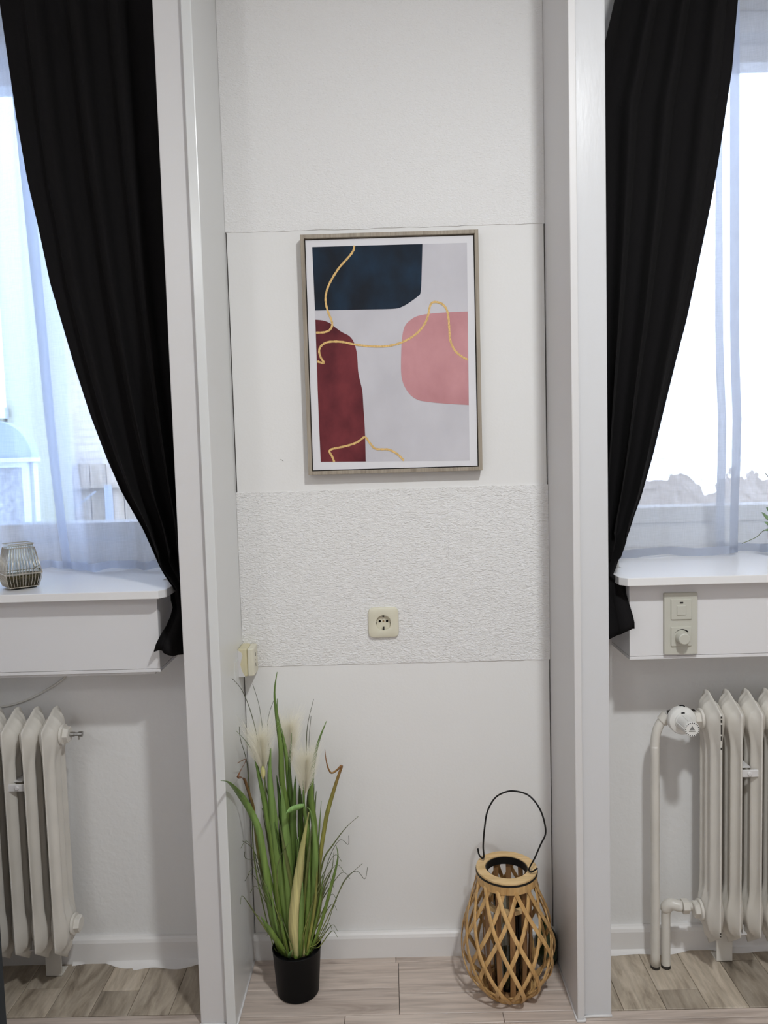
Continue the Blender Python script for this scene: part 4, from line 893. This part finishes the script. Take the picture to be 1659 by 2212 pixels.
# ------------------------------------------------------------------ willow lantern
LX, LY = .2685, -.145
ln = empty('willow_lantern', (LX, LY, 0))
tag(ln, 'honey-coloured willow lattice lantern with a black wire handle on the niche floor', 'lantern')
prof = [(.000, .056), (.006, .061), (.015, .070), (.030, .0845), (.045, .0955), (.065, .105), (.095, .1125), (.13, .1145), (.16, .1115), (.20, .1015), (.24, .0885), (.275, .0765), (.300, .0705)]
NS = 12
def strip(k, sgn, off):
    pts, n = [], 22
    a0 = 2*PI*(k+off)/NS
    jit = random.uniform(-.10, .10); a0 += random.uniform(-.06, .06)
    bm = B(); rows_ = []
    for i in range(n+1):
        t = i/n; z = .302-.297*t; rr_ = interp(prof, z) + (.0030 if sgn > 0 else -.0014)
        a = a0 + sgn*(math.radians(78)*t + jit*math.sin(PI*t))
        pts.append(Vector((math.cos(a)*rr_, math.sin(a)*rr_, z)))
    for i, q in enumerate(pts):
        d = (pts[min(i+1, n)]-pts[max(i-1, 0)]).normalized(); nr = Vector((q.x, q.y, 0)).normalized(); nr = (nr-d*nr.dot(d)).normalized(); sd = d.cross(nr)
        w_, h_ = .0049, .0021
        rows_.append([bm.verts.new(q+sd*a_*w_+nr*b_*h_) for a_, b_ in ((-1, -.6), (-1, .4), (-.5, 1), (.5, 1), (1, .4), (1, -.6))])
    for a, b in zip(rows_, rows_[1:]):
        for j in range(6): bm.faces.new((a[j], a[(j+1) % 6], b[(j+1) % 6], b[j]))
    bm.faces.new(rows_[0]); bm.faces.new(rows_[-1])
    return link('willow_strip', bm, m_willow, ln, smooth='auto')
for k in range(NS): strip(k, 1, .15)
for k in range(NS): strip(k, -1, .55)
bm = B(); lathe(bm, [(.073, .290), (.0755, .290), (.0775, .3105), (.074, .3105)], (0, 0, 0), 'z', 48, False, False); bm.faces.ensure_lookup_table()
link('neck_band', bm, m_willow, ln, smooth='auto').modifiers.new('solid', 'SOLIDIFY').thickness = .002
bm = B(); lathe(bm, [(.0765, .3095), (.0770, .3145)], (0, 0, 0), 'z', 48); link('black_band', bm, m_black, ln, smooth='auto')
bmr = B()
seg = 48; R = []
for rr_, z in ((.053, .3148), (.0755, .3148), (.0765, .317), (.0760, .3205), (.0535, .3210), (.0525, .318)):
    R.append([bmr.verts.new((rr_*math.cos(2*PI*k/seg), rr_*math.sin(2*PI*k/seg), z)) for k in range(seg)])
for i in range(6):
    for k in range(seg): bmr.faces.new((R[i][k], R[i][(k+1) % seg], R[(i+1) % 6][(k+1) % seg], R[(i+1) % 6][k]))
link('top_ring', bmr, m_ring, ln, smooth='auto')
bm = B(); R = []
for rr_, z in ((.0500, .300), (.0532, .300), (.0532, .3186), (.0500, .3186)):
    R.append([bm.verts.new((rr_*math.cos(2*PI*k/seg), rr_*math.sin(2*PI*k/seg), z)) for k in range(seg)])
for i in range(4):
    for k in range(seg): bm.faces.new((R[i][k], R[i][(k+1) % seg], R[(i+1) % 4][(k+1) % seg], R[(i+1) % 4][k]))
link('inner_black_band', bm, m_black, ln, smooth='auto')
# black_band must not close the mouth: cut as a ring
o = bpy.data.objects['black_band']; me = o.data; bmx = B(); R = []
for rr_, z in ((.0545, .3100), (.0770, .3100), (.0775, .3146), (.0545, .3146)):
    R.append([bmx.verts.new((rr_*math.cos(2*PI*k/seg), rr_*math.sin(2*PI*k/seg), z)) for k in range(seg)])
for i in range(4):
    for k in range(seg): bmx.faces.new((R[i][k], R[i][(k+1) % seg], R[(i+1) % 4][(k+1) % seg], R[(i+1) % 4][k]))
bmesh.ops.recalc_face_normals(bmx, faces=bmx.faces[:]); bmx.to_mesh(me); bmx.free()
# base hoop of bent twigs
for z, rr_, rd_ in ((.0068, .0575, .0064), (.019, .0665, .0034), (.012, .0625, .0040)):
    link('base_hoop', tube(B(), [(rr_*math.cos(2*PI*k/40), rr_*math.sin(2*PI*k/40), z+.0012*math.sin(k*1.3)) for k in range(40)], rd_, 8, True), m_willow, ln, smooth=True)
bm = B(); lathe(bm, [(.058, .004), (.058, .012)], (0, 0, 0), 'z', 40); link('base_disc', bm, m_slat, ln, smooth='auto')
for k in range(11):
    a = 2*PI*k/11+.2; bm = B()
    q = [(.0540, .012), (.0600, .12), (.0610, .20), (.0575, .302)]
    for i in range(1): 
        rows_ = []
        for rr_, z in q:
            c = Vector((math.cos(a)*rr_, math.sin(a)*rr_, z)); sd = Vector((-math.sin(a), math.cos(a), 0)); nr = Vector((math.cos(a), math.sin(a), 0))
            rows_.append([bm.verts.new(c+sd*u_*.0066+nr*v_*.0015) for u_, v_ in ((-1, -1), (1, -1), (1, 1), (-1, 1))])
        for x_, y_ in zip(rows_, rows_[1:]):
            for j in range(4): bm.faces.new((x_[j], x_[(j+1) % 4], y_[(j+1) % 4], y_[j]))
        bm.faces.new(rows_[0]); bm.faces.new(rows_[-1])
    link('inner_slat', bm, m_slat, ln)
bm = B(); R = []
for rr_, z in ((.046, .228), (.0585, .228), (.0585, .238), (.046, .238)):
    R.append([bm.verts.new((rr_*math.cos(2*PI*k/seg), rr_*math.sin(2*PI*k/seg), z)) for k in range(seg)])
for i in range(4):
    for k in range(seg): bm.faces.new((R[i][k], R[i][(k+1) % seg], R[(i+1) % 4][(k+1) % seg], R[(i+1) % 4][k]))
link('inner_ring', bm, m_ring, ln, smooth='auto')
bm = B(); lathe(bm, [(.034, .0125), (.0345, .02), (.0345, .262), (.0335, .262), (.0335, .02)], (0, 0, 0), 'z', 32, True, False)
link('glass_cylinder', bm, m_clear, ln, smooth='auto')
bm = B(); lathe(bm, [(.0245, .0205), (.0245, .095), (.022, .099), (.005, .098), (.001, .0975)], (0, 0, 0), 'z', 28)
link('candle', bm, M('dark_green_wax', (.02, .035, .018), .4, .4), ln, smooth='auto')
# wire handle hung from two screw eyes
e1 = Vector((-.0555, .0285, .3215)); e2 = Vector((.0530, -.0345, .3215))
for e in (e1, e2):
    d = (e2-e1).normalized()
    c = e+Vector((0, 0, .0085))
    bm = B(); tube(bm, [c+Vector((d.x*.0048*math.cos(2*PI*k/14), d.y*.0048*math.cos(2*PI*k/14), .0048*math.sin(2*PI*k/14))) for k in range(14)], .0011, 6, True)
    tube(bm, [e-Vector((0, 0, .003)), e+Vector((0, 0, .004))], .0011, 6); link('screw_eye', bm, m_steel, ln, smooth=True)
def hp(t, z, b=0.0):    # along the line of the eyes, t=-1..1, with a sideways push b
    m_ = (e1+e2)/2; d = (e2-e1)/2; n_ = Vector((-d.y, d.x, 0)).normalized()
    return Vector((m_.x+d.x*t+n_.x*b, m_.y+d.y*t+n_.y*b, z))
hpts = [hp(-1.22, .351), hp(-1.18, .337), hp(-1.06, .3285), hp(-.96, .334), hp(-0.98, 0.3625), hp(-0.90, 0.4121), hp(-0.76, 0.4569), hp(-0.42, 0.4957), hp(0.02, 0.5165), hp(0.42, 0.5241), hp(0.90, 0.5226), hp(1.24, 0.5086), hp(1.50, 0.4840), hp(1.64, 0.4529), hp(1.64, 0.4300), hp(1.44, 0.4014), hp(1.20, 0.3643), hp(.96, .333), hp(1.02, .3265), hp(1.13, .3295), hp(1.30, .3400)]
link('wire_handle', tube(B(), smoothpts(hpts, 6), .0021, 8), m_black, ln, smooth=True)
# dark green bottle behind the lantern
bt = empty('green_bottle', (.3845, -.0495, 0))
tag(bt, 'small dark green glass bottle standing on the floor behind the willow lantern', 'bottle')
bm = B(); lathe(bm, [(.020, .001), (.026, .004), (.0295, .02), (.0295, .064), (.025, .082), (.016, .095), (.0125, .10), (.0125, .114), (.0145, .115), (.0145, .120), (.0115, .120), (.0105, .100), (.0225, .080), (.027, .062), (.027, .02), (.020, .006)], (0, 0, 0), 'z', 32); link('bottle_body', bm, M('dark_green_bottle', (.022, .034, .012), .08, .6), bt, smooth='auto')

# ------------------------------------------------------------------ glass tealight holder on the left sill
GX, GY = -.9430, -.088
th_ = empty('tealight_holder', (GX, GY, ZS), math.radians(40))
tag(th_, 'square glass tealight holder in a ribbed wire cage on the left window sill', 'candle holder')
lev = [(.0015, .031), (.006, .034), (.030, .0405), (.044, .0415), (.104, .0300), (.113, .0295)]
def sqring(hw, z, n=11, rc=.15):
    pts = []
    for cx, cy, dx, dy in ((hw, -hw, 0, 1), (hw, hw, -1, 0), (-hw, hw, 0, -1), (-hw, -hw, 1, 0)):
        for k in range(n): pts.append((cx+dx*2*hw*k/n, cy+dy*2*hw*k/n, z))
    return pts
bm = B(); loft_y(bm, [sqring(h-.002, z) for z, h in lev], True, False); link('glass_cup', bm, m_clear, th_)
bm = B(); loft_y(bm, [sqring(h-.0035, z) for z, h in ((.0035, .0325), (.012, .036), (.030, .0395), (.036, .039))]); link('gold_filling', bm, M('gold_granules', (.20, .15, .055), .45, .5, .35, bump=((420, 420, 420), 1.0, .004, 1.0), vary=(350, .6)), th_)
m_wire = M('champagne_wire', (.66, .60, .50), .25, .5, .8)
for z, h, rd_ in ((.006, .0345, .0012), (.040, .0420, .0014), (.104, .0302, .0012), (.1135, .0298, .0013)):
    bm = B(); tube(bm, [(h, -h, z), (h, h, z), (-h, h, z), (-h, -h, z)], rd_, 6, True); link('wire_hoop', bm, m_wire, th_)
for k in range(44):
    pts = []
    for z, h in ((.006, .0346), (.022, .0392), (.040, .0424), (.104, .0306)):
        pts.append(sqring(h, z)[k])
    link('cage_wire', tube(B(), pts, .0008, 5), m_wire, th_, smooth=True)
# potted plant at the right edge of the frame
pt = empty('potted_plant', (1.085, .085, ZS))
tag(pt, 'small green plant in a white pot on the right window sill at the picture edge', 'plant')
bm = B(); lathe(bm, [(.038, .0005), (.042, .004), (.050, .088), (.0505, .092), (.048, .092), (.046, .080)], (0, 0, 0), 'z', 36, True, False); link('pot', bm, M('white_ceramic', (.78, .80, .84), .25, .5), pt, smooth='auto')
bm = B(); lathe(bm, [(.0462, .080), (.02, .083), (.001, .083)], (0, 0, 0), 'z', 24, False, True); link('soil', bm, m_slat, pt)
m_leaf2 = leafmat('houseplant_leaf', (.20, .30, .14), (.22, .33, .18)); 
def leaf2(p0, p1, w_, sag):
    p0, p1 = Vector(p0), Vector(p1); bm = B(); rows_ = []; d = (p1-p0); side = d.cross(Vector((0, -1, .35))).normalized()
    for i in range(9):
        t = i/8; q = p0+d*t+Vector((0, 0, -sag*t*t)); wd = w_*math.sin(PI*min(1, t*.93+.04))**.8
        rows_.append([bm.verts.new(q-side*wd), bm.verts.new(q+Vector((0, -wd*.3, 0))), bm.verts.new(q+side*wd)])
    for a, b in zip(rows_, rows_[1:]):
        for k in (0, 1): bm.faces.new((a[k], a[k+1], b[k+1], b[k]))
    o = link('leaf', bm, m_leaf2, pt, smooth=True); o.modifiers.new('solid', 'SOLIDIFY').thickness = .0006
leaf2((-.045, -.03, .090), (-.0790, -.02, .128), .0055, .0)
leaf2((-.046, -.03, .086), (-.0720, -.02, .104), .0055, .002)
leaf2((-.040, -.03, .082), (-.0740, -.02, .080), .0035, .002)
for k in range(9):
    a = random.uniform(-.6, 2.6); leaf2((.01*math.cos(a), .01*math.sin(a), .083), (.09*math.cos(a)+.02, .05*math.sin(a), .12+.06*random.random()), .009, .01)
link('trailing_stem', tube(B(), smoothpts([(-.03, -.02, .083), (-.072, -.02, .078), (-.0905, -.015, .060), (-.1247, -.005, .042)], 6), .0008, 5), LM['t'], pt, smooth=True)
link('upright_stem', tube(B(), smoothpts([(-.02, 0, .083), (-.045, -.01, .16), (-.055, -.01, .215), (-.063, -.005, .233)], 6), .0009, 5), LM['t'], pt, smooth=True)

# ------------------------------------------------------------------ dark cabinet at the left edge
cb = empty('dark_cabinet', (-1.16, -.50, 0))
tag(cb, 'dark slate-grey cabinet edge at the lower left corner in front of the radiator', 'cabinet')
link('carcass', box(B(), -.225, .225, -.15, .2, .05, .62), m_slate, cb, bevel=.002)
link('plinth', box(B(), -.21, .21, -.13, .19, 0, .05), m_black, cb)
link('top_panel', box(B(), -.225, .225, -.165, .2, .62, .64), m_slate, cb, bevel=.002)
d_ = link('door', box(B(), -.222, .222, -.168, -.15, .055, .615), m_slate, cb, bevel=.0015); link('handle', tube(B(), [(.17, -.168, .45), (.17, -.19, .45), (.17, -.19, .55), (.17, -.168, .55)], .005, 8), m_steel, d_)

# ------------------------------------------------------------------ courtyard outside the windows
m_ground = M('courtyard_paving', (.45, .44, .42), .9, .2, vary=(2, .2))
link('courtyard_ground', box(B(), -9, 9, .6, 9, -.35, -.3), m_ground, kind='structure')
def brickmat(name, a, mortar, bw, bh):
    m = M(name, a, .9, .15); nt = m.node_tree; b = nt.nodes['Principled BSDF']
    tc = nt.nodes.new('ShaderNodeTexCoord'); sx_ = nt.nodes.new('ShaderNodeSeparateXYZ'); cx_ = nt.nodes.new('ShaderNodeCombineXYZ')
    nt.links.new(tc.outputs['Object'], sx_.inputs[0]); nt.links.new(sx_.outputs['X'], cx_.inputs['X']); nt.links.new(sx_.outputs['Z'], cx_.inputs['Y'])
    br_ = nt.nodes.new('ShaderNodeTexBrick'); br_.inputs['Scale'].default_value = 1; br_.inputs['Brick Width'].default_value = bw; br_.inputs['Row Height'].default_value = bh; br_.inputs['Mortar Size'].default_value = .006
    br_.inputs['Color1'].default_value = (*a, 1); br_.inputs['Color2'].default_value = (a[0]*.9, a[1]*.9, a[2]*.88, 1); br_.inputs['Mortar'].default_value = (*mortar, 1)
    nt.links.new(cx_.outputs[0], br_.inputs['Vector']); nt.links.new(br_.outputs['Color'], b.inputs['Base Color'])
    return m
m_brick = brickmat('whitewashed_brick', (.82, .70, .56), (.62, .52, .42), .24, .05)
o = link('brick_house', box(B(), -6.5, -.5, 3.05, 3.5, -.3, 4.15), m_brick); tag(o, 'whitewashed brick house wall beyond the left window', 'house')
wl = empty('outdoor_lamp', (-2.165, 3.054, 1.69)); tag(wl, 'small square lamp fixed to the white brick wall beyond the left window', 'lamp')
link('lamp_box', box(B(), -.03, .03, -.10, 0, 0, .075), M('stone_beige', (.55, .47, .38), .8, .2), wl, bevel=.004); link('lamp_cap', box(B(), -.036, .036, -.11, 0, .075, .09), m_fence, wl)
dp = link('drainpipe', tube(B(), [(-2.245, 3.0, 1.78), (-2.245, 3.0, 4.1)], .04, 12), M('zinc', (.62, .66, .72), .4, .5), smooth='auto'); tag(dp, 'pale drainpipe on the white brick wall beyond the left window', 'pipe')
fn_ = empty('garden_fence', (-1.9, 2.93, -.3)); tag(fn_, 'weathered wooden board fence below the white brick wall, seen through the left window', 'fence')
x = -1.7
while x < 1.4:
    wbd = random.uniform(.085, .125); hgt = 1.665+random.uniform(-.012, .008)
    link('fence_board', box(B(), 0, wbd-.008, 0, .02, 0, hgt), m_fence, fn_, loc=(x, random.uniform(0, .008), 0)); x += wbd
for z in (.55, 1.525): link('fence_rail', box(B(), -1.7, 1.4, -.035, 0, z-.012, z+.012), m_fence, fn_)
m_whitep = M('white_paint_outdoor', (.34, .35, .36), .5, .3)
link('fence_post', box(B(), .06, .10, -.06, -.02, 0, 1.53), m_whitep, fn_)
for a, b in (((-.24, 1.32), (.0, 1.49)), ((-.28, 1.36), (-.12, 1.29))):
    link('brace_wire', tube(B(), [(a[0], -.045, a[1]), (b[0], -.045, b[1])], .006, 6), m_whitep, fn_)
m_cr = M('cream_render', (.235, .225, .140), .9, .15, vary=(1.5, .06))
yh = empty('cream_house', (-2.6, 2.2, -.3)); tag(yh, 'cream rendered house corner with a pale window at the far left edge', 'house')
bm = B(); box(bm, -.8, .48, 0, .5, 0, 1.93); box(bm, .50, .63, 0, .5, 0, 1.93)
box(bm, -.8, .63,   .2, .5, 1.93, 3.9); box(bm, .50, .63, 0, .2, 1.93, 3.9); box(bm, -.8, .50, 0, .2, 2.62, 3.9); box(bm, .48, .50, .1, .5, 0, 1.93)
link('house_wall', bm, m_cr, yh)
link('house_window', box(B(), -.3, .50, .12, .15, 1.99, 2.62), M('pale_pane', (.6, .66, .72), .1, .6), yh)
link('house_sill', box(B(), -.3, .51, -.04, .12, 1.93, 1.99), m_whitep, yh)
# shallow white arched fixture of unclear kind, with pale blue roof
sh = empty('outdoor_fixture', (-1.86, 1.6, -.3)); tag(sh, 'white outdoor cupboard with a domed pale blue roof outside the left window', 'fixture')
bm = B(); arc = [(.175*math.cos(PI*k/24), 1.705+.175*math.sin(PI*k/24)) for k in range(25)]; prism(bm, arc, 'y', -.02, .06); link('domed_roof', bm, M('pale_blue_roof', (.17, .20, .22), .6, .3), sh)
link('eaves_board', box(B(), -.18, .178, -.035, .065, 1.685, 1.705), m_whitep, sh)
link('fixture_body', box(B(), -.165, .165, .012, .06, 0, 1.685), m_whitep, sh)
for a, b, c, d in ((-.165, -.135, 1.25, 1.66), (.125, .148, 1.25, 1.66), (-.165, .148, 1.66, 1.685), (-.165, .148, 1.22, 1.25)): link('frame_bar', box(B(), a, b, -.02, .012, c, d), m_whitep, sh)
link('frosted_pane', box(B(), -.135, .125, .0, .010, 1.25, 1.66), M('frosted_pane', (.20, .195, .19), .35, .3, vary=(40, .4), bump=((120, 120, 120), .6, .004, .5)), sh)
# rough peeling wall beyond the right window
m_peel = M('peeling_plaster', (.88, .89, .92), .95, .1, bump=[((14, 14, 14), .8, .03, .6)]); nt = m_peel.node_tree; b = nt.nodes['Principled BSDF']
tc = nt.nodes.new('ShaderNodeTexCoord'); sx_ = nt.nodes.new('ShaderNodeSeparateXYZ'); nt.links.new(tc.outputs['Object'], sx_.inputs[0])
n_ = nt.nodes.new('ShaderNodeTexNoise'); n_.inputs['Scale'].default_value = 4.5; n_.inputs['Detail'].default_value = 6; nt.links.new(tc.outputs['Object'], n_.inputs['Vector'])
ma = nt.nodes.new('ShaderNodeMath'); ma.operation = 'MULTIPLY_ADD'; ma.inputs[1].default_value = .55; nt.links.new(n_.outputs['Fac'], ma.inputs[0]); nt.links.new(sx_.outputs['Z'], ma.inputs[2])
gt = nt.nodes.new('ShaderNodeMath'); gt.operation = 'GREATER_THAN'; gt.inputs[1].default_value = 1.80; nt.links.new(ma.outputs[0], gt.inputs[0])
mc = nt.nodes.new('ShaderNodeMix'); mc.data_type = 'RGBA'; mc.inputs[6].default_value = (.29, .22, .155, 1); mc.inputs[7].default_value = (.76, .66, .54, 1)
nt.links.new(gt.outputs[0], mc.inputs[0]); nt.links.new(mc.outputs[2], b.inputs['Base Color'])
o = link('courtyard_wall', box(B(), .3, 7, 1.55, 1.9, 0, 3.6), m_peel, loc=(0, 0, -.3)); tag(o, 'rough white courtyard wall with peeling plaster beyond the right window', 'wall')
